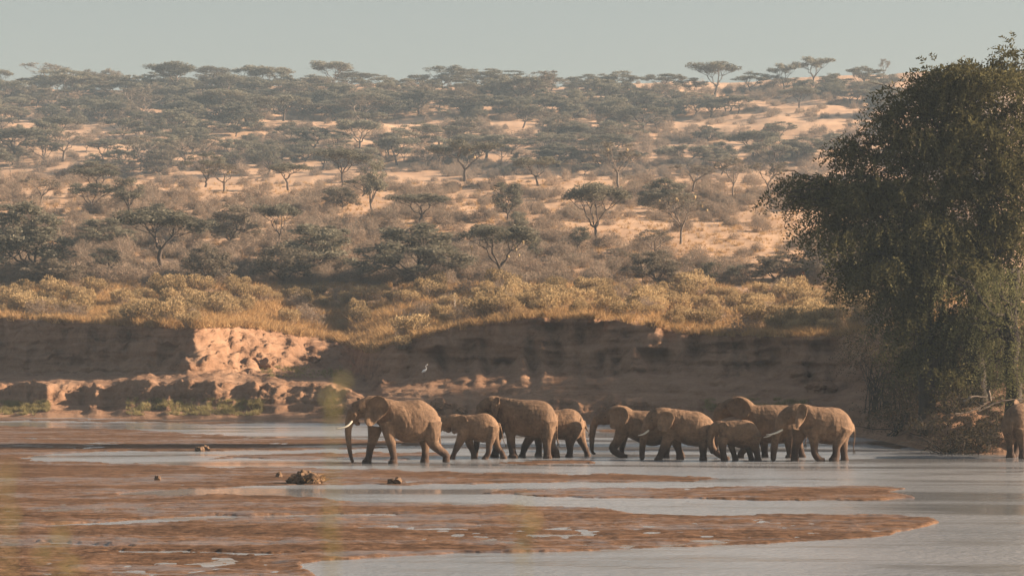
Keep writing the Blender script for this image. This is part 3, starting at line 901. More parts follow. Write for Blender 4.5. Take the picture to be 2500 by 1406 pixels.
elephant(C1, 100.0, 1005, E1, 'large elephant with white tusks leading the herd, its trunk hanging to the mud', yaw=math.radians(13))
elephant(C1, 103.4, 943, E2, 'young grey elephant walking just behind the tusked leader')
elephant(C2, 104.2, 941, E3, 'big elephant turned half away with its rump towards us, behind the grey calf', yaw=math.radians(4))
elephant(C2, 105.6, 938, E4, 'elephant whose head is hidden behind the big half turned elephant')
elephant(C2, 105.0, 938, E5, 'elephant wading with a lifted, sharply bent foreleg and curled trunk tip')
elephant(C3, 102.6, 955, E6, 'elephant with one thin white tusk, walking in front of the bent-legged one')
elephant(C3, 102.0, 958, E7, 'small calf walking under the darkest elephant, between two tusked ones')
elephant(C3, 104.6, 928, E8, 'dark elephant with a broad raised head, mostly shaded behind the calf')
elephant(C3, 101.8, 960, E9, 'last elephant of the line, with two white tusks and a sunlit rump', yaw=math.radians(7))
E10 = dict(E9); E10['x0'] = 1950; E10['seed'] = 10
elephant(C3, 104.6, 960, E10, 'lone elephant seen from behind at the picture edge beside the riverside brush', X0=(2492 - CX) / F * 104.6, yaw=math.radians(-118))
# ------------------------------------------------------------------ plant builders
def unit(a):
    return a / (np.linalg.norm(a, axis=-1, keepdims=True) + 1e-9)

def leaf_quads(C, size, rng, flat=0.5, aspect=0.45):
    """Small leaf faces at centres C (n,3)."""
    n = len(C)
    a = rng.normal(0, 1, (n, 3)); a[:, 2] *= flat; a = unit(a)
    b = rng.normal(0, 1, (n, 3)); b[:, 2] *= flat
    b = unit(b - (b * a).sum(1, keepdims=True) * a)
    s = (size * rng.uniform(.6, 1.4, n))[:, None]
    a = a * s; b = b * s * aspect
    V = np.stack([C - a, C - b * .8 + a * .1, C + a, C + b * .8 + a * .1], 1).reshape(-1, 3)
    return V, np.arange(4 * n).reshape(n, 4)

def sprays(base, dirs, L, rng, nleaf=12, leaf=0.10, width=0.045, droop=0.35):
    """Feathery twigs: leaf faces on both sides of a drooping stem."""
    n = len(base)
    t = np.linspace(0.08, 1.0, nleaf)
    dirs = unit(dirs)
    up = rng.normal(0, 1, (n, 3)); side = unit(np.cross(dirs, up))
    L = np.asarray(L)[:, None, None]
    pos = base[:, None, :] + dirs[:, None, :] * L * t[None, :, None]
    pos = pos + np.array([0, 0, -1.0]) * (L * droop * (t ** 2)[None, :, None])
    sg = np.where(np.arange(nleaf) % 2 == 0, 1.0, -1.0)[None, :, None]
    ld = unit(side[:, None, :] * sg + dirs[:, None, :] * 0.55 + rng.normal(0, .35, (n, nleaf, 3)))
    ll = leaf * rng.uniform(.6, 1.3, (n, nleaf, 1)) * (1.1 - 0.5 * t)[None, :, None]
    wd = unit(np.cross(ld, rng.normal(0, 1, (n, nleaf, 3)))) * width
    V = np.stack([pos, pos + ld * ll * .5 + wd, pos + ld * ll, pos + ld * ll * .5 - wd], 2).reshape(-1, 3)
    m = n * nleaf
    return V, np.arange(4 * m).reshape(m, 4)

def limb(p0, p1, r0, r1, rng, n=5, k=5, sag=0.0, wob=0.04):
    p0 = np.asarray(p0, float); p1 = np.asarray(p1, float)
    t = np.linspace(0, 1, n + 1)[:, None]
    L = np.linalg.norm(p1 - p0)
    c = p0 + (p1 - p0) * t + np.array([0, 0, 1.0]) * (sag * L * 4 * t * (1 - t)) + rng.normal(0, wob * L, (n + 1, 3)) * np.sin(math.pi * t) 
    d = unit(np.gradient(c, axis=0))
    ref = np.where(np.abs(d[:, 2:3]) < .9, np.array([[0, 0, 1.0]]), np.array([[1.0, 0, 0]]))
    a = unit(np.cross(d, ref)); b = np.cross(d, a)
    r = (r0 + (r1 - r0) * t)
    th = np.linspace(0, 2 * math.pi, k, endpoint=False)
    V = c[:, None, :] + r[:, :, None] * (a[:, None, :] * np.cos(th)[None, :, None] + b[:, None, :] * np.sin(th)[None, :, None])
    i = np.arange((n + 1) * k).reshape(n + 1, k)
    Fq = np.stack([i[:-1], np.roll(i[:-1], -1, 1), np.roll(i[1:], -1, 1), i[1:]], -1).reshape(-1, 4)
    return V.reshape(-1, 3), Fq, c

class Acc:
    def __init__(self): self.v, self.f, self.n = [], [], 0
    def add(self, V, Fq):
        self.v.append(V); self.f.append(np.asarray(Fq) + self.n); self.n += len(V)
    def mesh(self, name, mat, smooth=False):
        return mesh_np(name, np.vstack(self.v), np.vstack(self.f), mat, smooth)

def acacia_proto(kind, seed, nleaf, leafmat, leaf=0.027):
    """Unit acacia: 1 high, 1 wide, standing on the origin. Returns (trunk mesh, crown mesh)."""
    rng = np.random.default_rng(seed)
    pads = []
    if kind == 'umbrella':
        for i in range(17):
            r = 0.43 * math.sqrt(rng.uniform(0, 1)); a = rng.uniform(0, 6.28)
            pads.append((r * math.cos(a), r * math.sin(a), .86 - .55 * r * r + rng.normal(0, .04), rng.uniform(.10, .18), rng.uniform(.055, .105)))
        fork, nmain = rng.uniform(.28, .42), 4
    elif kind == 'layer':
        for i in range(18):
            r = 0.44 * math.sqrt(rng.uniform(0, 1)); a = rng.uniform(0, 6.28)
            z = rng.choice([.92, .76, .60, .5]) - r * .08
            pads.append((r * math.cos(a), r * math.sin(a), z, rng.uniform(.10, .17), rng.uniform(.02, .035)))
        fork, nmain = .25, 5
    elif kind == 'dome':
        for i in range(24):
            r = 0.46 * math.sqrt(rng.uniform(0, 1)); a = rng.uniform(0, 6.28)
            z = .38 + .56 * math.sqrt(max(0, 1 - (r / .5) ** 2)) * rng.uniform(.55, 1)
            pads.append((r * math.cos(a), r * math.sin(a), z, rng.uniform(.08, .14), rng.uniform(.04, .075)))
        fork, nmain = .2, 4
    elif kind == 'dense':
        for i in range(26):
            d = unit(rng.normal(0, 1, 3)) * rng.uniform(.2, 1) ** .5
            pads.append((d[0] * .36, d[1] * .36, .60 + d[2] * .30, rng.uniform(.09, .14), rng.uniform(.06, .09)))
        fork, nmain = .18, 5
    elif kind == 'sparse':
        for i in range(20):
            r = 0.45 * math.sqrt(rng.uniform(0, 1)); a = rng.uniform(0, 6.28)
            pads.append((r * math.cos(a), r * math.sin(a), .86 - .5 * r * r + rng.normal(0, .08), rng.uniform(.07, .12), rng.uniform(.03, .06)))
        fork, nmain = .33, 5
    else:            # spreading: many stems, crown reaching low on the sides
        for i in range(58):
            r = 0.47 * math.sqrt(rng.uniform(0, 1)); a = rng.uniform(0, 6.28)
            top = .93 - .45 * (r / .5) ** 2
            z = rng.uniform(max(.16, top - .45), top)
            pads.append((r * math.cos(a), r * math.sin(a), z, rng.uniform(.08, .14), rng.uniform(.045, .085)))
        fork, nmain = .12, 5
    pads = np.array(pads)
    tr = Acc()
    lean = rng.normal(0, .05, 2)
    fk = np.array([lean[0], lean[1], fork])
    V, Fq, c = limb((0, 0, -.04), fk, .026, .019, rng, 4, 6, 0, .03); tr.add(V, Fq)
    # main limbs to cluster centres, then branches to every pad
    ang = np.arctan2(pads[:, 1], pads[:, 0]); order = np.argsort(ang)
    for grp in np.array_split(order, nmain):
        cen = pads[grp, :3].mean(0)
        mid = fk + (cen - fk) * .62 + np.array([0, 0, -.05])
        V, Fq, c = limb(fk, mid, .016, .009, rng, 4, 5, -.04, .05); tr.add(V, Fq)
        for g in grp:
            e = pads[g, :3] - np.array([0, 0, pads[g, 4] * .5])
            V, Fq, cc = limb(mid, e, .007, .0025, rng, 3, 4, -.05, .06); tr.add(V, Fq)
            for q in range(3 if kind != 'sparse' else 7):
                V, Fq, _ = limb(cc[2], e + rng.normal(0, 1, 3) * np.array([pads[g, 3], pads[g, 3], pads[g, 4]]) * .8, .003, .001, rng, 2, 3, 0, .08); tr.add(V, Fq)
    wgt = pads[:, 3] ** 2; wgt = wgt / wgt.sum()
    idx = rng.choice(len(pads), nleaf, p=wgt)
    d = unit(rng.normal(0, 1, (nleaf, 3))) * (rng.uniform(0, 1, (nleaf, 1)) ** .45)
    C = pads[idx, :3] + d * np.stack([pads[idx, 3], pads[idx, 3], pads[idx, 4]], 1)
    V, Fq = leaf_quads(C, leaf, rng, .45, .42)
    cr = mesh_np('crown', V, Fq, leafmat)
    return tr.mesh('trunk', M['bark'] if kind != 'sparse' else M['greybark'], True), cr

def bush_proto(seed, n=420, leaves=420, mat=None, lm=None, shape=1.0):
    """Unit dry thorn bush: stems, a cloud of short crossing twigs and a few specks of leaf."""
    rng = np.random.default_rng(seed)
    ns = 34
    d = unit(np.stack([rng.normal(0, 1, ns), rng.normal(0, 1, ns), np.abs(rng.normal(0, .7, ns)) + .35], 1))
    b = rng.normal(0, .04, (ns, 3)); b[:, 2] = -.02
    tip = b + d * np.array([.42, .42, .80 * shape]) * rng.uniform(.6, 1, (ns, 1))
    wv = unit(np.cross(d, rng.normal(0, 1, (ns, 3)))) * .007
    V0 = np.stack([b - wv, b + wv, tip + wv * .3, tip - wv * .3], 1).reshape(-1, 3)
    # lumpy dome of fine twigs
    u = unit(np.stack([rng.normal(0, 1, n), rng.normal(0, 1, n), np.abs(rng.normal(0, .9, n))], 1))
    lum = .78 + .26 * vnoise(u[:, 0] * 2.2 + seed, u[:, 1] * 2.2, u[:, 2] * 2.2, seed)
    C = u * (rng.uniform(.1, 1, (n, 1)) ** .42) * lum[:, None] * np.array([.5, .5, .92 * shape]) + np.array([0, 0, .06])
    ax = unit(u * .6 + rng.normal(0, .7, (n, 3)) + np.array([0, 0, .35])) * rng.uniform(.05, .12, (n, 1))
    wv = unit(np.cross(ax, rng.normal(0, 1, (n, 3)))) * rng.uniform(.0045, .010, (n, 1))
    V1 = np.stack([C - ax - wv, C - ax + wv, C + ax + wv * .4, C + ax - wv * .4], 1).reshape(-1, 3)
    u = unit(np.stack([rng.normal(0, 1, leaves), rng.normal(0, 1, leaves), np.abs(rng.normal(0, .9, leaves))], 1))
    lum = .78 + .26 * vnoise(u[:, 0] * 2.2 + seed, u[:, 1] * 2.2, u[:, 2] * 2.2, seed)
    C2 = u * (rng.uniform(.15, 1, (leaves, 1)) ** .40) * lum[:, None] * np.array([.5, .5, .92 * shape]) + np.array([0, 0, .06])
    V2, F2 = leaf_quads(C2, .022, rng, .8, .5)
    V = np.vstack([V0, V1, V2]); k = ns + n + leaves
    return mesh_np('thorn_bush', V, np.arange(4 * k).reshape(k, 4), mats=[mat, lm], matidx=np.r_[np.zeros(ns + n), np.ones(leaves)])

def shrub_proto(seed, n=1500):
    """Unit leafy bank shrub: lumpy dome of upright leafy tips over brown stems."""
    rng = np.random.default_rng(seed)
    lobes = []
    for i in range(9):
        a = rng.uniform(0, 6.28); r = .32 * math.sqrt(rng.uniform(0, 1))
        lobes.append((r * math.cos(a), r * math.sin(a), rng.uniform(.35, .72) * (1 - r), rng.uniform(.14, .24), rng.uniform(.16, .28)))
    lobes = np.array(lobes)
    i = rng.integers(0, len(lobes), n)
    d = unit(rng.normal(0, 1, (n, 3))); d[:, 2] = d[:, 2] * .9 + .1
    C = lobes[i, :3] + d * np.stack([lobes[i, 3], lobes[i, 3], lobes[i, 4]], 1) * (rng.uniform(.3, 1, (n, 1)) ** .4)
    C[:, 2] = np.abs(C[:, 2]) + .02
    ax = unit(d * .7 + np.array([0, 0, .9]) + rng.normal(0, .35, (n, 3)))
    ll = rng.uniform(.03, .065, n)[:, None]
    wv = unit(np.cross(ax, rng.normal(0, 1, (n, 3)))) * ll * .33
    V1 = np.stack([C - ax * ll * .5, C + wv, C + ax * ll * .8, C - wv], 1).reshape(-1, 3)
    m = 140
    j = rng.integers(0, len(lobes), m)
    e = lobes[j, :3] + unit(rng.normal(0, 1, (m, 3))) * lobes[j, 3:4] * .9; e[:, 2] = np.abs(e[:, 2])
    b = np.stack([lobes[j, 0] * .4 + rng.normal(0, .05, m), lobes[j, 1] * .4 + rng.normal(0, .05, m), 0 * e[:, 0]], 1)
    wv = unit(np.cross(e - b, rng.normal(0, 1, (m, 3)))) * .008
    V2 = np.stack([b - wv, b + wv, e + wv * .3, e - wv * .3], 1).reshape(-1, 3)
    V = np.vstack([V1, V2]); Fq = np.arange(4 * (n + m)).reshape(-1, 4)
    return mesh_np('bank_shrub', V, Fq, mats=[M['shrub'], M['twig']], matidx=np.r_[np.zeros(n), np.ones(m)])

def tuft_proto(seed, mat, n=26, spread=.30, lean=.35):
    rng = np.random.default_rng(seed)
    b = np.stack([rng.normal(0, spread * .5, n), rng.normal(0, spread * .5, n), np.zeros(n) - .03], 1)
    d = np.stack([rng.normal(0, lean, n), rng.normal(0, lean, n), np.ones(n)], 1) * rng.uniform(.5, 1.0, n)[:, None]
    wv = np.stack([rng.normal(0, 1, n), rng.normal(0, 1, n), np.zeros(n)], 1); wv = unit(wv) * rng.uniform(.015, .035, n)[:, None]
    V = np.stack([b - wv, b + wv, b + d], 1).reshape(-1, 3)
    return mesh_np('grass_tuft', V, np.arange(3 * n).reshape(n, 3), mat)

def scatter(name, pts, rotz, scl, idx, protos, **tagkw):
    """One uncountable mass: copies of small plants spread by a point cloud."""
    me = bpy.data.meshes.new(name)
    me.vertices.add(len(pts)); me.vertices.foreach_set('co', np.asarray(pts, np.float32).ravel())
    for an, ty, arr in (('rotz', 'FLOAT_VECTOR', np.stack([rotz * 0, rotz * 0, rotz], 1)), ('scl', 'FLOAT_VECTOR', scl), ('pick', 'INT', idx)):
        a = me.attributes.new(an, ty, 'POINT')
        if ty == 'INT': a.data.foreach_set('value', np.asarray(arr, np.int32))
        else: a.data.foreach_set('vector', np.asarray(arr, np.float32).ravel())
    o = link(name, me)
    g = bpy.data.node_groups.new(name, 'GeometryNodeTree')
    g.interface.new_socket('Geometry', in_out='INPUT', socket_type='NodeSocketGeometry')
    g.interface.new_socket('Geometry', in_out='OUTPUT', socket_type='NodeSocketGeometry')
    gi = g.nodes.new('NodeGroupInput'); go = g.nodes.new('NodeGroupOutput')
    ip = g.nodes.new('GeometryNodeInstanceOnPoints')
    jn = g.nodes.new('GeometryNodeJoinGeometry')
    for p in reversed(protos):
        ps = p if isinstance(p, (list, tuple)) else [p]
        j2 = g.nodes.new('GeometryNodeJoinGeometry')
        for q in ps:
            oi = g.nodes.new('GeometryNodeObjectInfo'); oi.transform_space = 'ORIGINAL'
            oi.inputs['Object'].default_value = q
            g.links.new(oi.outputs['Geometry'], j2.inputs[0])
        g2 = g.nodes.new('GeometryNodeGeometryToInstance')
        g.links.new(j2.outputs[0], g2.inputs[0])
        g.links.new(g2.outputs[0], jn.inputs[0])
    def at(nm, ty):
        n = g.nodes.new('GeometryNodeInputNamedAttribute'); n.data_type = ty; n.inputs['Name'].default_value = nm
        return n.outputs['Attribute']
    g.links.new(gi.outputs[0], ip.inputs['Points'])
    g.links.new(jn.outputs[0], ip.inputs['Instance'])
    ip.inputs['Pick Instance'].default_value = True
    g.links.new(at('pick', 'INT'), ip.inputs['Instance Index'])
    g.links.new(at('rotz', 'FLOAT_VECTOR'), ip.inputs['Rotation'])
    g.links.new(at('scl', 'FLOAT_VECTOR'), ip.inputs['Scale'])
    g.links.new(ip.outputs[0], go.inputs[0])
    md = o.modifiers.new('scatter', 'NODES'); md.node_group = g
    tag(o, kind='stuff', **tagkw)
    return o
# ------------------------------------------------------------------ the big riverside trees
def blob_crown(blobs, Y0, rng, dens, nleaf, leaf, width, droop, hang=0.5, depth=0.8, Lr=(.55, 1.15), clump=420., cr=.36):
    """Leafy twigs over and inside a set of foliage masses measured in the photo."""
    base, dirs, L = [], [], []
    for (px, py, rx, ry) in blobs:
        n = max(12, int(dens * rx * ry))
        c = P(px, py, Y0 + rng.normal(0, .9))
        s = Y0 / F
        # the mass is made of separate clumps with gaps between them
        K = max(5, int(rx * ry / clump))
        cd = unit(rng.normal(0, 1, (K, 3))) * (rng.uniform(.12, 1, (K, 1)) ** .40)
        cc = cd * np.array([rx * s, rx * s * depth, ry * s])
        k = rng.integers(0, K, n)
        q = rng.normal(0, 1, (n, 3)) * cr * np.array([1, 1, .6])
        base.append(c + cc[k] + q)
        dirs.append(unit(q) * np.array([.9, .9, .5]) + unit(cd[k]) * .75 + np.array([0, 0, -hang]) + rng.normal(0, .22, (n, 3)))
        L.append(rng.uniform(*Lr, n))
    return sprays(np.vstack(base), np.vstack(dirs), np.concatenate(L), rng, nleaf, leaf, width, droop)

def big_tree(name, label, trunks, blobs, Y0, mat, seed, dens, **kw):
    rng = np.random.default_rng(seed)
    (bpx, bpy_) = trunks[0][0]
    foot = hit(bpx, bpy_)
    root = bpy.data.objects.new(name, None); COL.objects.link(root)
    root.location = (foot[0], Y0, foot[2] - .3)
    tag(root, label, 'tree', 'riverside trees')
    o = np.array(root.location)
    tr = Acc()
    tops = []
    for pts, r0, r1 in [(t, .42, .20) for t in trunks]:
        w3 = [P(x, y, Y0 + .3 * i) for i, (x, y) in enumerate(pts)]
        w3[0] = np.array([w3[0][0], Y0, ground_z(w3[0][0], Y0) - .5])
        k = len(w3) - 1
        for i in range(k):
            V, Fq, c = limb(w3[i], w3[i + 1], r0 + (r1 - r0) * i / k, r0 + (r1 - r0) * (i + 1) / k, rng, 6, 9, 0, .03)
            tr.add(V - o, Fq)
        tops += w3[1:]
    tops = np.array(tops)
    for (px, py, rx, ry) in blobs:
        e = P(px, py, Y0 + rng.normal(0, .5))
        below = tops[np.argmin(np.linalg.norm(tops - e, axis=1) + 2.0 * np.maximum(0, tops[:, 2] - e[2]))]
        V, Fq, c = limb(below, e, .11, .035, rng, 6, 6, .03, .07); tr.add(V - o, Fq)
        for q in range(5):
            V, Fq, _ = limb(c[rng.integers(3, 6)], e + rng.normal(0, .8, 3) * np.array([rx, rx * .7, ry]) * Y0 / F, .035, .012, rng, 4, 4, .04, .07); tr.add(V - o, Fq)
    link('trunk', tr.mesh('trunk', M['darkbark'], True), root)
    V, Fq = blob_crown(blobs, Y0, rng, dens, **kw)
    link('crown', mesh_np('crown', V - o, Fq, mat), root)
    return root

BL = [(2400,182,90,46),(2475,172,70,54),(2290,205,80,40),(2345,232,115,66),(2225,262,66,45),(2460,262,105,90),(2300,320,125,66),(2205,330,55,40),(2420,380,120,90),
      (2100,350,38,26),(2085,382,50,40),(2150,420,85,52),(2050,442,70,45),(1995,462,58,34),(1952,432,30,20),(1925,478,36,18),(2060,508,88,50),(2165,508,105,66),(2020,560,52,40),(2110,588,88,55),(2195,600,88,62),(2270,450,108,80),(2295,560,100,66),(2385,520,108,90),(2475,480,80,110),
      (2062,640,34,44),(2092,690,16,34),(2145,655,55,48),(2225,668,60,44),(2215,735,40,34),(2370,640,60,52),(2450,610,70,60),(2232,700,54,56),(2310,655,70,40),(2205,775,60,46),(2345,735,46,60),(2420,705,60,76),(2280,800,70,44),(2360,820,66,46),(2440,790,50,60),(2262,868,56,40),(2225,830,50,40),(2315,900,60,40)]
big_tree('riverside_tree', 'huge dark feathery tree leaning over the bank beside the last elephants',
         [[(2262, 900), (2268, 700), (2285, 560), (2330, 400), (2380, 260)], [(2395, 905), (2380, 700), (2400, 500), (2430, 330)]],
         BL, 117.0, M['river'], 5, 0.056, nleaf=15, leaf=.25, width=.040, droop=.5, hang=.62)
BL2 = [(2468,668,46,50),(2440,720,34,50),(2490,730,40,70),(2425,770,26,44),(2465,800,40,60),(2440,860,34,60),(2485,880,34,60),(2420,900,20,36),(2455,925,30,30),(2375,790,30,22),(2395,830,28,30),(2330,690,24,22)]
big_tree('hanging_tree', 'paler green tree with long hanging sprays above the lone elephant',
         [[(2475, 960), (2470, 800), (2480, 660)]], BL2, 111.5, M['rivergreen'], 6, 0.045, nleaf=16, leaf=.13, width=.026, droop=.9, hang=1.1, depth=.6, Lr=(.5, 1.3))

# the gallery of trees goes on along the bank beyond the picture edge and shades the cliff foot
BL3 = [(2690,250,110,90),(2640,360,100,90),(2760,380,110,100),(2680,480,130,90),(2640,600,90,80),(2750,600,110,90),(2690,700,110,70)]
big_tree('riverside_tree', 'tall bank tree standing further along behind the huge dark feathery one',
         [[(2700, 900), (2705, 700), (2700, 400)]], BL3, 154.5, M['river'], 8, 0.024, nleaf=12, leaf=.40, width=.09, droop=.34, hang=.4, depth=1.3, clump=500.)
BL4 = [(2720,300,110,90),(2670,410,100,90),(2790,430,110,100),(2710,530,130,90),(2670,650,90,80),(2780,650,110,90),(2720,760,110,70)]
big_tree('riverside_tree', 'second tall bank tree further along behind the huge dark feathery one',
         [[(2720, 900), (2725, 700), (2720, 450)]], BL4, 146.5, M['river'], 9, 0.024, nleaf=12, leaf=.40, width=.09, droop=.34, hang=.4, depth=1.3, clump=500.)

# dark undergrowth below them
UG = [(2130,842,56,40,130,'dark undergrowth bush on the cliff edge under the tip of the huge tree'),
      (2215,855,70,56,124,'broad dark bush on the bank at the foot of the leaning trunk'),
      (2300,880,70,70,121,'dark tangled bush between the two big trunks'),
      (2385,900,56,60,118,'dark bush below the pale hanging sprays'),
      (2170,930,46,38,128,'small dark bush halfway down the shaded bank under the huge tree'),
      (2250,960,64,56,121,'dark bush in deep shade low on the bank beneath the trunks'),
      (2325,975,56,50,116,'shaded bush just behind the bleached driftwood branch'),
      (2190,1020,66,48,120,'dry dark brush hanging over the small lit mud strip'),
      (2262,1040,50,44,114,'dark brush at the water line next to the lit mud strip'),
      (2330,1076,76,38,108.5,'low grey green brush heap spilling onto the water'),
      (2400,1062,52,52,108.5,'brush heap beside the lone elephant seen from behind'),
      (2070,900,0,0,0,'')]
for k, (px, py, rx, ry, Y, lab) in enumerate(UG):
    if not rx: continue
    rng = np.random.default_rng(100 + k)
    c = P(px, py, Y)
    gz = ground_z(c[0], Y)
    b = [(px + rng.normal(0, rx * .45), py + rng.normal(0, ry * .35), rx * rng.uniform(.45, .7), ry * rng.uniform(.4, .65)) for _ in range(6)]
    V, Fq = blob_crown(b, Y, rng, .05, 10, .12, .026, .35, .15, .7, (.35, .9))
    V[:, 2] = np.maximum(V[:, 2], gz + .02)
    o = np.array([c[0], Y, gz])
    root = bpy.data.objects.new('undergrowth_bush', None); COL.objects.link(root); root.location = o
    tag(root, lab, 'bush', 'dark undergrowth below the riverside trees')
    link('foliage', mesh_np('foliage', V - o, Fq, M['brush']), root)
    st = Acc()
    for _ in range(16):
        e = P(px + rng.normal(0, rx * .7), py + rng.normal(-ry * .1, ry * .5), Y + rng.normal(0, .5))
        s0 = o + rng.normal(0, .25, 3) * np.array([1, 1, 0]) - np.array([0, 0, .1])
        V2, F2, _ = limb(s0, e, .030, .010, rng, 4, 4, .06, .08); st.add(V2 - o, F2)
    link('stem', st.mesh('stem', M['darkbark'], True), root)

# bleached branches washed up there
for pts, r, lab in [([(2352,980),(2372,968),(2400,969),(2428,971)], .055, 'bleached driftwood branch lying on the brush below the hanging tree'),
                    ([(2332,1010),(2365,1006),(2395,992),(2416,978)], .040, 'thin slanting driftwood pole under the bleached branch'),
                    ([(2412,952),(2416,965),(2418,978)], .085, 'short upright dead stump beside the bleached branch'),
                    ([(2390,1003),(2425,985),(2470,975),(2520,972)], .045, 'dead branch above the back of the lone elephant'),
                    ([(2348,1108),(2360,1112),(2356,1104),(2362,1098)], .030, 'small snag sticking out of the water before the brush heap')]:
    rng = np.random.default_rng(int(r * 1000))
    Y = 107.6
    a = Acc(); o = P(*pts[0], Y)
    for i in range(len(pts) - 1):
        V, Fq, c = limb(P(*pts[i], Y + .15 * i) - o, P(*pts[i + 1], Y + .15 * (i + 1)) - o, r * (1 - .15 * i), r * (1 - .15 * (i + 1)), rng, 4, 6, 0, .02); a.add(V, Fq)
        if r < .08:
            V, Fq, _ = limb(c[2], c[2] + rng.normal(0, .35, 3), r * .4, r * .15, rng, 3, 4, 0, .05); a.add(V, Fq)
    tag(link('driftwood', a.mesh('driftwood', M['greybark'], True), None, o), lab, 'driftwood')

# ------------------------------------------------------------------ acacias on the slope
PROTO = {}
for kind, seeds, nl, mk in (('umbrella', (1, 2, 3), 3600, 'acacia'), ('layer', (4, 5), 3600, 'acacia'), ('dome', (6, 7), 3800, 'acacia'), ('dense', (8, 9), 3000, 'acacia'),
                            ('sparse', (10, 11, 12), 1100, 'acaciagrey'), ('spread', (13, 14), 7000, 'acacia'), ('greyspread', (15, 16), 6000, 'acaciagrey')):
    PROTO[kind] = [acacia_proto('spread' if kind == 'greyspread' else kind, s, nl, M[mk]) for s in seeds]
HILLTREES = []
def put_tree(px, top, base, wpx, kind, label, short=None, group='acacias on the dry hillside', rot=None, rmin=None):
    rng = random.Random(px * 31 + base)
    g = hit(px, base, i_d + 4)
    s = g[1] / F
    H = max(1.2, (base - top) * s); W = max(1.2, wpx * s)
    tr, cr = PROTO[kind][rng.randrange(len(PROTO[kind]))]
    root = bpy.data.objects.new('acacia_tree', None); COL.objects.link(root)
    root.empty_display_size = .5
    root.location = (g[0], g[1], g[2] - .05)
    root.rotation_euler = (0, 0, rng.uniform(0, 6.28) if rot is None else rot)
    root.scale = (W * 1.10, W * 1.10, H * 1.06)
    tag(root, label, 'tree', group)
    link('trunk', tr, root); link('crown', cr, root)
    HILLTREES.append((g, short or label, px))
    return root
SKY = 'acacias on the skyline'
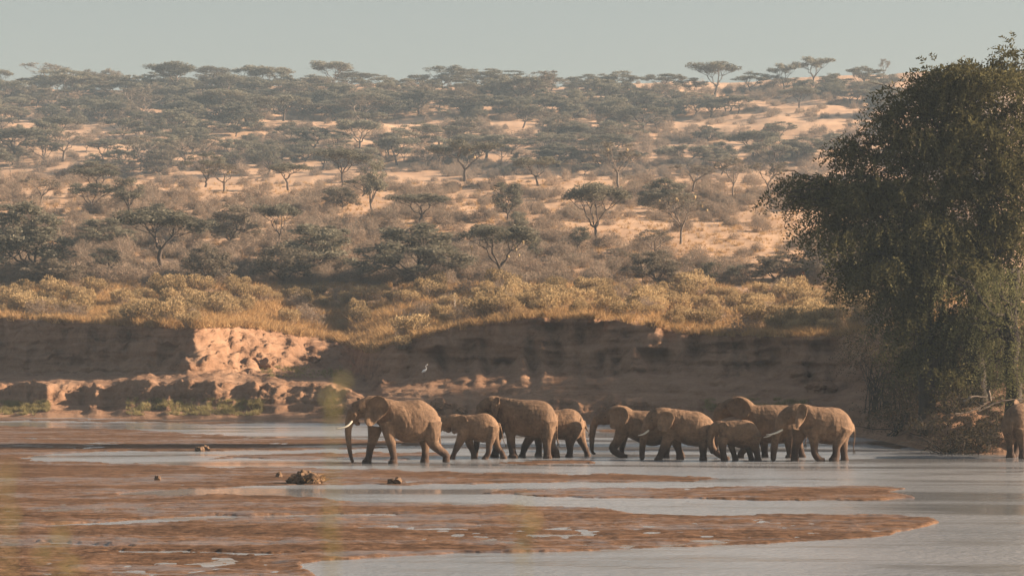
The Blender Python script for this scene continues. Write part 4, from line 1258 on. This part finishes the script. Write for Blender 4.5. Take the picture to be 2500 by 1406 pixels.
T = [
 # skyline, from the open sky end
 (2,165,215,60,'umbrella','flat acacia cut by the picture edge on the skyline','the edge skyline acacia',SKY),
 (95,184,228,105,'dome','low dome acacia on the skyline beside the bare orange patch','the low skyline dome',SKY),
 (168,170,236,125,'dome','broad dark domed acacia on the skyline above the bare orange patch','the broad skyline dome',SKY),
 (258,181,218,58,'umbrella','small wispy acacia on the skyline next to the broad dome','the wispy skyline acacia',SKY),
 (348,190,216,60,'dense','small grey acacia on the skyline in front of the tall forked one','the small grey skyline acacia',SKY),
 (420,153,236,128,'umbrella','tall skyline acacia with dark forked trunk, highest of the first cluster','the tall forked skyline acacia',SKY),
 (515,163,212,110,'umbrella','flat skyline acacia touching the tall forked one','the flat touching acacia',SKY),
 (608,161,222,84,'umbrella','skyline acacia with slanting bare trunk beside a bright sky gap','the slanting trunk acacia',SKY),
 (680,164,214,84,'umbrella','light flat skyline acacia ending the first cluster','the light flat acacia',SKY),
 (760,184,222,104,'dome','dense round acacia on the skyline in the dip after the first cluster','the dip acacia',SKY),
 (838,177,206,52,'umbrella','tiny pale umbrella acacia on the low part of the skyline','the tiny pale umbrella',SKY),
 (925,184,210,74,'dome','faint low acacia on the lowest part of the skyline','the faint low acacia',SKY),
 (1036,182,218,98,'dome','lone round acacia standing clear on the middle of the skyline','the lone round acacia',SKY),
 (1165,170,222,112,'layer','layered flat acacia on the skyline, first of the layered pair','the first layered acacia',SKY),
 (1245,176,222,96,'layer','layered flat acacia on the skyline, second of the layered pair','the second layered acacia',SKY),
 (1345,180,222,76,'dome','grey green domed acacia on the skyline after the layered pair','the grey green dome',SKY),
 (1432,181,224,100,'dome','wide domed acacia in the middle of the crowded skyline','the crowded skyline dome',SKY),
 (1518,173,224,100,'dome','highest dome of the crowded skyline row','the high skyline dome',SKY),
 (1620,177,224,106,'dome','open topped domed acacia just before the tall umbrella','the open topped dome',SKY),
 (1745,150,238,120,'umbrella','tall clean umbrella acacia with thin trunk against the sky','the tall clean umbrella',SKY),
 (1690,190,232,90,'dome','low green acacia under the tall clean umbrella','the low green acacia',SKY),
 (1832,177,226,100,'dome','brownish dome acacia on the rising skyline','the brownish skyline dome',SKY),
 (1913,156,222,70,'umbrella','small umbrella acacia leaning towards the bushy skyline crown','the small leaning umbrella',SKY),
 (1985,140,212,92,'umbrella','bushy crowned acacia, highest on the rising skyline','the bushy skyline crown',SKY),
 (2110,160,205,70,'dense','scrubby acacia on the skyline next to the huge riverside tree','the scrubby skyline acacia',SKY),
 (2158,146,200,34,'sparse','thin ragged acacia on the skyline touching the huge riverside tree','the thin ragged acacia',SKY),
 # far slope
 (600,232,282,170,'dome','broad green domed acacia below the slanting skyline trunk',None),
 (490,238,288,180,'spread','wide dark acacia below the tall forked skyline tree',None),
 (195,236,290,130,'dome','deep green acacia below the bare orange patch',None),
 (930,221,268,175,'dome','wide pale green acacia below the lone round skyline tree',None),
 (820,246,296,150,'dome','broad blue green acacia beside a pale bare trunk',None),
 (1150,236,284,150,'layer','layered green acacia below the layered skyline pair',None),
 (1330,232,276,140,'layer','flat wide acacia below the grey green skyline dome',None),
 (1540,228,274,150,'layer','flat dark acacia below the high skyline dome',None),
 (140,284,368,130,'umbrella','umbrella acacia on two long thin pale trunks',None),
 (300,288,352,92,'umbrella','umbrella acacia on one thin straight trunk on the far slope',None),
 (40,312,400,190,'umbrella','dark umbrella acacia with trunk leaning far over at the edge',None),
 (100,330,404,110,'dome','dark dome acacia leaning against the far leaning trunk',None),
 (878,292,372,124,'umbrella','open umbrella acacia with a thin bent trunk on the far slope',None),
 (968,333,404,104,'umbrella','dark blue umbrella acacia with straight trunk on bare ground',None),
 (372,346,402,92,'umbrella','compact dark umbrella acacia over bright bare ground',None),
 (300,360,414,92,'dome','dark rounded acacia next to the compact umbrella',None),
 (228,370,418,52,'dense','brown round crowned tree among dark acacias',None),
 (580,368,412,86,'dome','dark low acacia beside the bright bare ground',None),
 (668,360,412,104,'dome','wide dark acacia at the ridge beside the twiggy pair',None),
 (1185,330,392,152,'umbrella','long dark flat acacia behind the brown umbrella',None),
 (1680,348,412,150,'dome','large dark domed acacia alone on the pale slope',None),
 (1950,213,264,96,'umbrella','dark wind swept acacia high on the orange slope',None),
 (1780,236,274,88,'layer','flat dark acacia under the brownish skyline dome',None),
 (1905,296,346,84,'dome','grey dome acacia on the orange slope by the riverside tree',None),
 (1956,334,394,110,'dome','blue grey acacia just behind the riverside tree tip',None),
 (2040,330,400,110,'dome','blue grey acacia half hidden by the riverside tree',None),
 (1325,284,326,66,'sparse','twiggy vase shaped acacia on the far orange slope',None),
 (1400,322,360,70,'dome','small dark acacia on the far pale slope',None),
 (1445,322,380,96,'dense','grey round acacia on the far pale slope',None),
 (1340,336,398,120,'layer','low blue acacia above the bent limbed one',None),
 # near slope
 (545,402,472,132,'sparse','brown twiggy acacia holding pale nests, above the ridge scrub',None),
 (705,398,466,112,'umbrella','brown umbrella acacia next to the nest bearing twiggy one',None),
 (838,362,466,134,'umbrella','brown umbrella acacia with crooked tall trunk on the ridge',None),
 (912,384,524,92,'dense','tall ragged column of leaves beside the crooked trunk acacia',None),
 (1135,342,444,160,'umbrella','broad brown umbrella acacia with forked trunk on the ridge',None),
 (1315,383,454,116,'umbrella','brown acacia with a long low bent limb on the ridge',None),
 (1510,352,458,124,'sparse','tall twiggy acacia standing alone on the ridge',None),
 (1690,402,468,110,'sparse','thin brown acacia in front of the large dark dome',None),
 (1788,388,482,84,'sparse','slender pale trunked acacia beside the thin brown one',None),
 (1880,396,484,104,'sparse','grey feathery acacia behind the drooping tip of the riverside tree',None),
 (1240,436,545,112,'dense','dense dark round tree on the open middle slope',None),
 (1022,472,548,150,'umbrella','flat topped grey acacia with shade beneath on the middle slope',None),
 (1458,446,602,152,'umbrella','tall umbrella acacia with thick forked trunk on the middle slope',None),
 (1660,476,596,122,'sparse','nearly bare grey tree with pale nests on the middle slope',None),
 (1412,548,612,72,'dense','small fresh green tree in front of the thick forked trunk',None),
 (1600,562,640,120,'sparse','ragged layered thorn tree on open pale ground',None),
 (1010,542,692,262,'spread','biggest spreading acacia, its crown reaching down to the shrubs',None),
 (1210,546,696,196,'umbrella','acacia with open V shaped trunk hung with straw nests',None),
 (1310,572,642,58,'dense','dark upright bush tree behind the V trunk acacia',None),
 (822,556,604,62,'umbrella','bare crooked little tree with one flat plume',None),
 (822,458,506,74,'umbrella','small flat acacia alone below the crooked trunk acacia',None),
 (390,510,676,236,'umbrella','big flat acacia with a pale forked trunk above the shrubs',None),
 (260,530,600,150,'spread','dark leaning acacia carrying nests next to the big flat one',None),
 (62,490,684,220,'spread','large dark acacia rising from the shrubs at the edge',None),
 (690,586,694,150,'greyspread','grey feathery acacia just behind the shrubs',None),
 (572,484,602,116,'greyspread','grey upright acacia with many thin stems',None),
 (318,428,524,104,'dense','dark shaggy tree on the slope over the big flat acacia',None),
 (232,408,484,118,'umbrella','brown umbrella acacia near the brown round tree',None),
 (98,436,502,100,'sparse','dead grey tree with one crooked black limb',None),
 (140,628,694,164,'greyspread','wide grey bush tree behind the shrubs near the dark edge acacia',None),
 (262,600,676,110,'dense','dark low thorn tree under the nest carrying acacia',None),
 (510,588,694,120,'greyspread','grey thorn tree with dark flat branches behind the shrubs',None),
 (1588,600,694,130,'greyspread','round grey tree behind the shrubs on the open side',None),
 (1500,604,666,64,'sparse','small black twigged tree in a pale clearing',None),
 (1668,632,682,60,'sparse','little forked dead tree behind the shrubs',None),
 (1735,634,696,74,'dense','dark grey bush tree behind the shrubs below open ground',None),
 (1800,642,694,70,'dense','low dark bush tree beside the grey one below open ground',None),
 (1900,610,692,150,'greyspread','wide grey tree beside the rusty termite mound',None),
 (2010,572,690,140,'greyspread','grey tree partly behind the hanging riverside branches',None),
 (560,690,690,0,'dome','',None),
]
for t in T:
    px, top, base, wpx, kind, lab, short = t[:7]
    if not wpx: continue
    put_tree(px, top, base, wpx, kind, lab, short or lab, t[7] if len(t) > 7 else 'acacias on the dry hillside')
LAND = list(HILLTREES)
ORD = ['nearest', 'second nearest', 'third nearest', 'fourth nearest', 'fifth nearest', 'sixth nearest', 'seventh nearest', 'eighth nearest', 'ninth nearest', 'tenth nearest'] + [f'{k}th nearest' for k in range(11, 90)]
def relate(items, noun):
    """Give every item a label by its rank of nearness to the landmark tree it stands closest to."""
    L = np.array([[g[0], g[1] * .55] for g, s, p in LAND])
    by = {}
    for o, g in items:
        k = int(np.argmin(((L - np.array([g[0], g[1] * .55])) ** 2).sum(1)))
        by.setdefault(k, []).append((float(((L[k] - np.array([g[0], g[1] * .55])) ** 2).sum()), o))
    for k, lst in by.items():
        lst.sort(key=lambda q: q[0])
        short = LAND[k][1]
        wds = short.split()
        if wds[0] not in ('the',): wds = ['the'] + wds
        for r, (d, o) in enumerate(lst):
            lab = (noun(o) + ' ' + ORD[r] + ' to ').split() + wds
            o['label'] = ' '.join(lab[:16]).rstrip(',')

# more acacias filling the far slope
rng = np.random.default_rng(21)
extra = []
tries = 0
occ = [(g[0], g[1], 3.5) for g, s, p in HILLTREES]
while len(extra) < 205 and tries < 6000:
    tries += 1
    px = rng.uniform(-260, 2330)
    py = rng.choice([rng.uniform(214, 300), rng.uniform(214, 425), rng.uniform(380, 446), rng.uniform(455, 690)], p=[.42, .36, .10, .12])
    dens = .55 + .5 * fbm(px / 170., py / 40., oct=3, seed=77) + (.35 if px < 900 else -.12) - (.35 if px > 1800 else 0)
    if rng.uniform() > dens: continue
    g = hit(px, py, i_d + 4)
    if any((g[0] - a) ** 2 + (g[1] - b) ** 2 < (r + 1.2) ** 2 for a, b, r in occ): continue
    H = rng.uniform(3.2, 6.5) if py > 300 else rng.uniform(3.5, 7.5); W = H * rng.uniform(1.1, 2.1)
    if py > 455: H *= .75; W = H * rng.uniform(1.0, 1.7)
    kind = rng.choice(['umbrella', 'layer', 'dome', 'dense', 'sparse', 'spread', 'greyspread'], p=[.15, .08, .33, .10, .12, .10, .12])
    s = g[1] / F
    o = put_tree(int(px), int(py - H / s), int(py), int(W / s), kind, 'x', 'x')
    HILLTREES.pop()
    o['kindword'] = {'umbrella': 'flat topped', 'layer': 'layered', 'dome': 'domed', 'dense': 'round', 'sparse': 'twiggy', 'spread': 'spreading', 'greyspread': 'grey spreading'}[kind]
    extra.append((o, g)); occ.append((g[0], g[1], W * .3))
relate(extra, lambda o: o['kindword'] + ' acacia')
for o, g in extra: del o['kindword']

# the rest of the far woodland, past what can be counted
rng = np.random.default_rng(41)
def proto_of(o): return [c for c in o.children]
kinds_ok = [o for o, g in extra if len(o.children) == 2][:14]
pts, scl = [], []
tries = 0
while len(pts) < 340 and tries < 8000:
    tries += 1
    px = rng.uniform(-300, 2350)
    py = rng.uniform(212, 300) if rng.uniform() < .62 else rng.uniform(290, 440)
    dens = .50 + .6 * fbm(px / 170., py / 40., oct=3, seed=77) + (.30 if px < 950 else -.10) - (.30 if px > 1750 else 0) + (.25 if py < 250 else 0)
    if px < 330 and 212 < py < 240: dens -= .5
    if rng.uniform() > dens: continue
    g = hit(px, py, i_d + 4)
    H = rng.uniform(2.0, 4.6); W = H * rng.uniform(1.2, 2.4)
    pts.append(g); scl.append((W, W, H))
scatter('far_woodland', np.array(pts), rng.uniform(0, 6.28, len(pts)), np.array(scl), rng.integers(0, len(kinds_ok), len(pts)), [proto_of(o) for o in kinds_ok])

# ------------------------------------------------------------------ dry thorn bushes
BUSH = [bush_proto(31 + k, 420, 420, M['twig'], M['acaciagrey' if k < 4 else 'acacia'], sh) for k, sh in enumerate((1.0, .8, 1.25, .9, 1.0, .8))]
rng = np.random.default_rng(22)
cand = []
for k in range(11000):
    px = rng.uniform(-300, 2450)
    u = rng.uniform()
    py = 446 + (698 - 446) * rng.uniform() ** .9 if u < .60 else (rng.uniform(218, 446) if u < .92 else rng.uniform(205, 245))
    n = .66 + .60 * fbm(px / 130., py / 38., oct=3, seed=79)
    if py > 446 and abs(px - 1750) < 330 and 500 < py < 640: n -= .33
    if py > 446 and 1080 < px < 1500 and 480 < py < 560: n -= .2
    if py < 300 and px < 620 and 214 < py < 236: n -= .4
    if rng.uniform() > n: continue
    g = hit(px, py, i_d + 4)
    h = rng.uniform(.5, 2.1) * (1.0 if g[1] < 345 else 1.3)
    cand.append((h / g[1], px, py, g, h))
    if len(cand) >= 5600: break
cand.sort(key=lambda q: -q[0])
near = cand[:290]; rest = cand[290:]
blist = []
bush_protos = []
for (q, px, py, g, h) in near:
    k = int(rng.integers(0, len(BUSH)))
    o = link('thorn_bush', BUSH[k], None, (g[0], g[1], g[2] - .03))
    W = h * rng.uniform(1.1, 1.9)
    o.scale = (W, W, h); o.rotation_euler = (0, 0, rng.uniform(0, 6.28))
    tag(o, None, 'bush', 'dry thorn bushes on the hillside')
    o['w'] = ('tall ' if h > 1.95 else 'low ' if h < 1.65 else '') + 'dry grey bush'
    blist.append((o, g))
    if k not in [b[0] for b in bush_protos]: bush_protos.append((k, o))
relate(blist, lambda o: o['w'])
for o, g in blist: del o['w']
pts = np.array([g - np.array([0, 0, .03]) for (q, px, py, g, h) in rest])
hh = np.array([h for (q, px, py, g, h) in rest]); ww = hh * rng.uniform(1.1, 2.0, len(hh))
bush_protos.sort()
scatter('hillside_scrub', pts, rng.uniform(0, 6.28, len(hh)), np.stack([ww, ww, hh], 1), rng.integers(0, len(bush_protos), len(hh)), [b[1] for b in bush_protos])

# ------------------------------------------------------------------ leafy shrubs along the bank top
SHR = [shrub_proto(51 + k) for k in range(5)]
rng = np.random.default_rng(23)
sc_ = []
def dpx(px): return np.interp(px, KP, D_PY)
tries = 0
while len(sc_) < 285 and tries < 9000:
    tries += 1
    px = rng.uniform(-120, 2260)
    lo = dpx(px)
    py = 703 + (lo - 4 - 703) * rng.uniform() ** .8
    if px < 940: py = min(py, 822)
    n = .95
    if 195 < px < 285 and py > 705: n = .05
    if 640 < px < 960 and py > 765: n = .12
    if 640 < px < 700 and 710 < py: n *= .3
    if 470 < px < 660 and py > 778: n = .25
    if 880 < px < 1060 and py > 735: n = .06
    if 1060 <= px < 1150 and py > 790: n = .3
    if rng.uniform() > n: continue
    g = hit(px, py, i_d - 4)
    hgt = rng.uniform(1.0, 2.4) * (1.05 if py < 740 else 1)
    wd = hgt * rng.uniform(1.0, 1.6)
    if any((g[0] - a[0]) ** 2 + (g[1] - a[1]) ** 2 < (.55 * (wd + b) * .62) ** 2 for (_, _, a, _, b) in sc_): continue
    sc_.append((px, py, g, hgt, wd))
sc_ += [(975, 850, hit(975, 850, i_c), 1.25, 1.9), (1040, 770, hit(1040, 770, i_d), 2.0, 3.0), (1815, 818, hit(1815, 816, i_d - 2), 2.0, 3.2), (1985, 800, hit(1985, 800, i_d), 2.2, 3.4), (100, 765, hit(100, 765, i_d), 2.0, 4.6), (345, 790, hit(345, 788, i_d - 2), 2.3, 4.2), (460, 800, hit(460, 797, i_d - 3), 1.6, 2.4), (740, 775, hit(740, 775, i_d), 1.9, 3.2)]
rowsn = [('front', lambda g, px: g[1] < np.interp(px, KP, D_Y) + 7), ('second', lambda g, px: g[1] < np.interp(px, KP, D_Y) + 17), ('third', lambda g, px: g[1] < np.interp(px, KP, D_Y) + 30), ('back', lambda g, px: True)]
byrow = {}
for (px, py, g, hgt, wd) in sc_:
    r = next(n for n, f in rowsn if f(g, px)); byrow.setdefault(r, []).append((-px, py, g, hgt, wd))
def ordn(k): return {1: '1st', 2: '2nd', 3: '3rd'}.get(k, f'{k}th') if k % 100 in (11, 12, 13) or k < 4 or k % 10 not in (1, 2, 3) else f'{k}' + {1: 'st', 2: 'nd', 3: 'rd'}[k % 10]
for r, lst in byrow.items():
    lst.sort(key=lambda q: q[0])
    for n, (mpx, py, g, hgt, wd) in enumerate(lst):
        dry = rng.uniform() < .2
        if dry: hgt *= .8
        o = link('bank_shrub', BUSH[int(rng.integers(0, 4))] if dry else SHR[int(rng.integers(0, 5))], None, (g[0], g[1], g[2] - .04))
        o.scale = (wd, wd, hgt); o.rotation_euler = (0, 0, rng.uniform(0, 6.28))
        tag(o, f'{"bare brown" if dry else "yellow green"} shrub in the {r} row along the bank top, {ordn(n + 1)} from the huge tree', 'shrub', 'leafy shrubs along the bank top')

# ------------------------------------------------------------------ dry grass
tp = [tag(link('grass_tuft', tuft_proto(61 + k, M['grass'], 22), None, (float(hit(px, py, i_d)[0]), float(hit(px, py, i_d)[1]), float(hit(px, py, i_d)[2]))), lab, 'grass tuft', 'grass tufts') for k, (px, py, lab) in enumerate([(236, 760, 'tall golden grass tuft in the sunny gap between shrubs'), (690, 740, 'golden grass tuft in the small clearing among shrubs'), (930, 800, 'pale grass tuft above the sunny gully')])]
for o in tp: o.scale = (.8, .8, .6)
rng = np.random.default_rng(24)
pts, scl = [], []
for k in range(16000):
    px = rng.uniform(-150, 2350)
    if k < 7000: py = rng.uniform(700, dpx(px) + 2)
    elif k < 9500:
        px = rng.uniform(170, 960); py = rng.uniform(745, dpx(px) + 4)
    elif k < 10200:
        py = dpx(px) + rng.normal(0, 3)
    else: py = rng.uniform(440, 700)
    g = hit(px, py, i_d - 6)
    h = rng.uniform(.25, .75) if py > 690 else rng.uniform(.3, .6)
    wd = h * rng.uniform(.8, 2.2)
    pts.append(g); scl.append((wd, wd, h))
scatter('dry_grass', np.array(pts), rng.uniform(0, 6.28, len(pts)), np.array(scl), rng.integers(0, 3, len(pts)), tp)
# pale green grass at the foot of the low bank
pts, scl = [], []
for k in range(2600):
    c = rng.choice(4, p=[.36, .38, .16, .10])
    if c == 0: px, py = rng.uniform(-80, 120), rng.uniform(980, 1012)
    elif c == 1: px, py = rng.uniform(310, 640), rng.uniform(975, 1014)
    elif c == 2: px, py = rng.uniform(1725, 1985), rng.uniform(975, 1004)
    else: px, py = rng.uniform(640, 860), rng.uniform(895, 922)
    if fbm(px / 40., py / 12., oct=2, seed=91) < -.25: continue
    g = hit(px, py)
    h = rng.uniform(.12, .34); wd = h * rng.uniform(1, 2.4)
    pts.append(g); scl.append((wd, wd, h))
gp = [tag(link('grass_tuft', tuft_proto(71 + k, M['greengrass'], 22), None, tuple(float(q) for q in hit(px, py))), lab, 'grass tuft', 'grass tufts') for k, (px, py, lab) in enumerate([(60, 1000, 'pale green grass tuft at the water edge below the low bank'), (470, 1000, 'pale green grass tuft below the eroded dark ledge')])]
for o in gp: o.scale = (.7, .7, .5)
scatter('bank_grass', np.array(pts), rng.uniform(0, 6.28, len(pts)), np.array(scl), rng.integers(0, 2, len(pts)), gp)
# ------------------------------------------------------------------ small things
def lump_mesh(name, mat, seed, r=.5, sub=3, rough=.35, flat=.7):
    bm = bmesh.new(); bmesh.ops.create_icosphere(bm, subdivisions=sub, radius=1)
    me = bpy.data.meshes.new(name)
    co = np.array([v.co[:] for v in bm.verts])
    d = 1 + rough * fbm(co[:, 0] * 2 + seed, co[:, 1] * 2, co[:, 2] * 2, 4, seed)
    co = co * d[:, None] * np.array([1, 1, flat]) * r
    for v, c in zip(bm.verts, co): v.co = c
    bm.to_mesh(me); bm.free(); me.materials.append(mat)
    return me
def water_pt(px, py): Y = F * CH / (py - HY); return np.array([(px - CX) / F * Y, Y, .03])

# heap of mud and uprooted grass, and smaller clods on the mud
rng = np.random.default_rng(31)
root = bpy.data.objects.new('debris_heap', None); COL.objects.link(root)
root.location = water_pt(752, 1181)
tag(root, 'heap of mud clods and uprooted dry grass on the mud bar before the leader', 'debris heap')
for k, (x, z, r) in enumerate([(-.42, .10, .22), (-.20, .16, .26), (-.02, .20, .30), (.16, .12, .26), (.34, .08, .20)]):
    link('clod', lump_mesh('clod', M['dung'], 40 + k, r, 3, .5, .8), root, (x, rng.normal(0, .08), z))
n = 150
b = np.stack([rng.uniform(-.1, .55, n), rng.normal(0, .18, n), rng.uniform(.02, .28, n)], 1)
d = np.stack([rng.uniform(-.2, 1.0, n), rng.normal(0, .4, n), rng.uniform(-.1, .6, n)], 1); d *= rng.uniform(.15, .45, n)[:, None]
d[:, 2] = np.maximum(d[:, 2], -b[:, 2] + .01)
wv = unit(np.cross(d, rng.normal(0, 1, (n, 3)))) * .014
link('uprooted_grass', mesh_np('uprooted_grass', np.stack([b - wv, b + wv, b + d], 1).reshape(-1, 3), np.arange(3 * n).reshape(n, 3), M['grass']), root)
for k, (px, py, r, lab) in enumerate([(682, 1167, .10, 'small dark dung ball on the mud beside the debris heap'), (957, 1181, .10, 'dark clod on the mud below the leader, first of two touching'), (971, 1181, .11, 'dark clod on the mud below the leader, second of two touching'),
                                      (482, 1101, .10, 'first of the three dark clods on the thin mud spit'), (491, 1101, .12, 'middle one of the three dark clods on the thin mud spit'), (504, 1100, .13, 'last and tallest of the three dark clods on the mud spit'), (385, 1173, .09, 'tiny clod lying alone on the wide mud flat')]):
    p = water_pt(px, py); p[2] += r * .5
    tag(link('mud_clod', lump_mesh('mud_clod', M['dung'], 60 + k, r * 1.3, 2, .5, .9), None, p), lab, 'clod', 'clods on the mud')

# rusty termite mound and fallen blocks under the cliff
g = hit(1945, 692, i_d)
tag(link('termite_mound', lump_mesh('termite_mound', M['termite'], 81, .85, 3, .35, 1.25), None, (g[0], g[1], g[2] + .5)), 'rusty termite mound behind the shrubs near the huge tree', 'termite mound')
for k, (px, py, r, lab) in enumerate([(1075, 990, .62, 'large rounded earth block fallen at the cliff foot behind the calf'), (2005, 955, .75, 'wedge shaped earth block under the cliff above the last elephant'), (640, 895, .8, 'sunlit earth block fallen in the bright gully'), (760, 880, .6, 'small sunlit earth block in the bright gully'), (1130, 1006, .35, 'low earth block at the waterside behind the big elephant')]):
    g = hit(px, py)
    tag(link('earth_block', lump_mesh('earth_block', M['bank'], 90 + k, r, 3, .45, .6), None, (g[0], g[1], g[2] + r * .15)), lab, 'earth block')

# bleached dead bush among the shrubs
g = hit(1112, 760, i_d)
rngd = np.random.default_rng(5); a = Acc()
for k in range(14):
    V, Fq, _ = limb((0, 0, 0), rngd.normal(0, .35, 3) + np.array([0, 0, .55]), .014, .006, rngd, 4, 4, 0, .08); a.add(V, Fq)
tag(link('dead_shrub', a.mesh('dead_shrub', plain_mat('bleached twigs', (.34, .29, .24), .9, .1), True), None, (g[0], g[1] - .6, g[2] + .1)), 'bleached bare shrub among the yellow green shrubs', 'shrub')

# white egret on the dark slope
root = bpy.data.objects.new('egret', None); COL.objects.link(root)
g = hit(1035, 921); root.location = g
tag(root, 'white egret standing on the shaded bank under the cliff', 'bird')
V, Fq = ring_tube([(-.10, 0, .34), (-.02, 0, .40), (.10, 0, .48), (.15, 0, .56)], [.05, .09, .075, .03], [.05, .08, .07, .03], 10)
V2, F2 = ring_tube([(.12, 0, .52), (.16, 0, .62), (.11, 0, .70), (.16, 0, .80), (.22, 0, .83)], [.03, .022, .02, .022, .03], [.03, .022, .02, .022, .025], 8)
me = bpy.data.meshes.new('body'); me.from_pydata(np.vstack([V, V2]).tolist(), [], Fq + [[q + len(V) for q in f] for f in F2]); me.materials.append(M['bird']); me.update()
link('body', me, root)
V, Fq, _ = limb((.24, 0, .83), (.36, 0, .81), .012, .004, rngd, 2, 5, 0, 0)
link('beak', mesh_np('beak', V, Fq, M['nest']), root)
for s in (-.03, .03):
    V, Fq, _ = limb((.0, s, .36), (.01, s, -.01), .010, .008, rngd, 2, 5, 0, 0)
    link('leg', mesh_np('leg', V, Fq, M['eye']), root)

# straw nests hung in the acacias
NEST = lump_mesh('straw_nest', M['nest'], 3, 1.0, 2, .25, 1.15)
near_tree = lambda px, base: hit(px, base, i_d + 4)[1]
nests = [(1150, 603, 1210, 696), (1152, 609, 1210, 696), (1232, 594, 1210, 696), (1237, 592, 1210, 696), (1258, 600, 1210, 696), (1260, 610, 1210, 696), (1241, 627, 1210, 696), (1267, 624, 1210, 696), (1277, 592, 1210, 696),
         (1650, 487, 1660, 596), (1655, 490, 1660, 596), (1714, 503, 1660, 596), (1726, 514, 1660, 596), (1696, 482, 1660, 596), (1610, 492, 1660, 596),
         (560, 420, 545, 472), (555, 424, 545, 472), (232, 565, 260, 600), (277, 572, 260, 600), (216, 574, 260, 600), (1121, 362, 1135, 444), (1146, 366, 1135, 444), (1158, 385, 1135, 444), (1483, 367, 1510, 458), (1531, 366, 1510, 458), (1870, 426, 1880, 484), (1906, 420, 1880, 484)]
names = {1210: 'the acacia with the open V shaped trunk', 1660: 'the nearly bare grey tree', 545: 'the brown twiggy ridge acacia', 260: 'the dark leaning acacia', 1135: 'the broad brown umbrella acacia', 1510: 'the lone twiggy ridge acacia', 1880: 'the grey feathery acacia'}
cnt_ = {}
for (px, py, tpx, tb) in sorted(nests):
    cnt_[tpx] = cnt_.get(tpx, 0) + 1
    Y = near_tree(tpx, tb) - 1.1
    o = link('straw_nest', NEST, None, P(px, py, Y))
    r = random.uniform(2.4, 3.8) * Y / F
    o.scale = (r, r, r)
    tag(o, f'straw nest in {names[tpx]}, {ordn(cnt_[tpx])} from its left', 'nest', 'straw nests in the acacias')

# muddy splash at the lifted foreleg
rng = np.random.default_rng(33); n = 500
c = P(1528, 1113, 104.6)
q = rng.normal(0, 1, (n, 3)) * np.array([.34, .2, .16]) + np.array([0, 0, .12]); q[:, 2] = np.abs(q[:, 2])
V, Fq = leaf_quads(c * np.array([1, 1, 0]) + q, .018, rng, 1, .6)
tag(link('splash', mesh_np('splash', V, Fq, M['mud'])), kind='stuff')

# out of focus grass close to the lens, rooted on the near bank
def stalk(px, ytop, ybot, Y, wpx, label, seed, n=7, heads=True):
    rng = np.random.default_rng(seed)
    x, _, z1 = P(px, ytop, Y)
    zb = float(3.2)
    root = bpy.data.objects.new('grass_stalk', None); COL.objects.link(root); root.location = (x, Y, zb)
    tag(root, label, 'grass stalk', 'blurred grass stalks close to the lens')
    a = Acc()
    zbm = P(px, ybot, Y)[2]
    V, Fq, _ = limb((0, 0, -.1), (0, 0, zbm - zb), .0011, .0009, rng, 6, 5, 0, 0); a.add(V, Fq)
    link('stem', a.mesh('stem', M['neargrass'], True), root)
    w = wpx / F * Y
    m = n
    zc = np.linspace(zbm, z1, m) - zb
    C = np.stack([rng.normal(0, w * .22, m), rng.normal(0, w * .22, m), zc], 1)
    ax = np.stack([rng.normal(0, .35, m), rng.normal(0, .3, m), np.ones(m)], 1); ll = (z1 - zbm) / m * 1.5
    wv = np.stack([np.ones(m), rng.normal(0, .4, m), rng.normal(0, .2, m)], 1) * (w * .17)
    V = np.stack([C - ax * ll * .5, C + wv, C + ax * ll * .5, C - wv], 1).reshape(-1, 3)
    link('seed_head', mesh_np('seed_head', V, np.arange(4 * m).reshape(m, 4), M['neargrass']), root)
stalk(150, 1292, 1400, 2.3, 80, 'bright yellow blurred seed head close to the lens in the lower corner', 1, 8)
stalk(812, 930, 1030, 2.4, 56, 'blurred olive seed head close to the lens before the leader', 2, 6)
stalk(800, 1240, 1345, 2.4, 52, 'faint blurred seed head under the one before the leader', 3, 5)
stalk(1280, 1225, 1345, 2.4, 62, 'faint blurred seed head below the middle of the herd', 4, 6)
stalk(20, 1150, 1260, 2.2, 50, 'faint blurred seed head at the edge of the mud flat', 5, 4)
# ------------------------------------------------------------------ the air
m, t, out = new_mat('hazy air')
pv = t.nodes.new('ShaderNodeVolumePrincipled')
pv.inputs['Color'].default_value = (0.66, 0.84, 1.0, 1)
pv.inputs['Density'].default_value = HAZE_DENSITY
pv.inputs['Anisotropy'].default_value = 0.0
t.links.new(pv.outputs[0], out.inputs['Volume'])
x0, x1, y0, y1, z0, z1 = -560, 560, -50, 1320, -6, 112
V = [(x0, y0, z0), (x1, y0, z0), (x1, y1, z0), (x0, y1, z0), (x0, y0, z1), (x1, y0, z1), (x1, y1, z1), (x0, y1, z1)]
Fc = [(0, 3, 2, 1), (4, 5, 6, 7), (0, 1, 5, 4), (1, 2, 6, 5), (2, 3, 7, 6), (3, 0, 4, 7)]
tag(link('haze', mesh_np('haze', V, Fc, m)), kind='stuff')
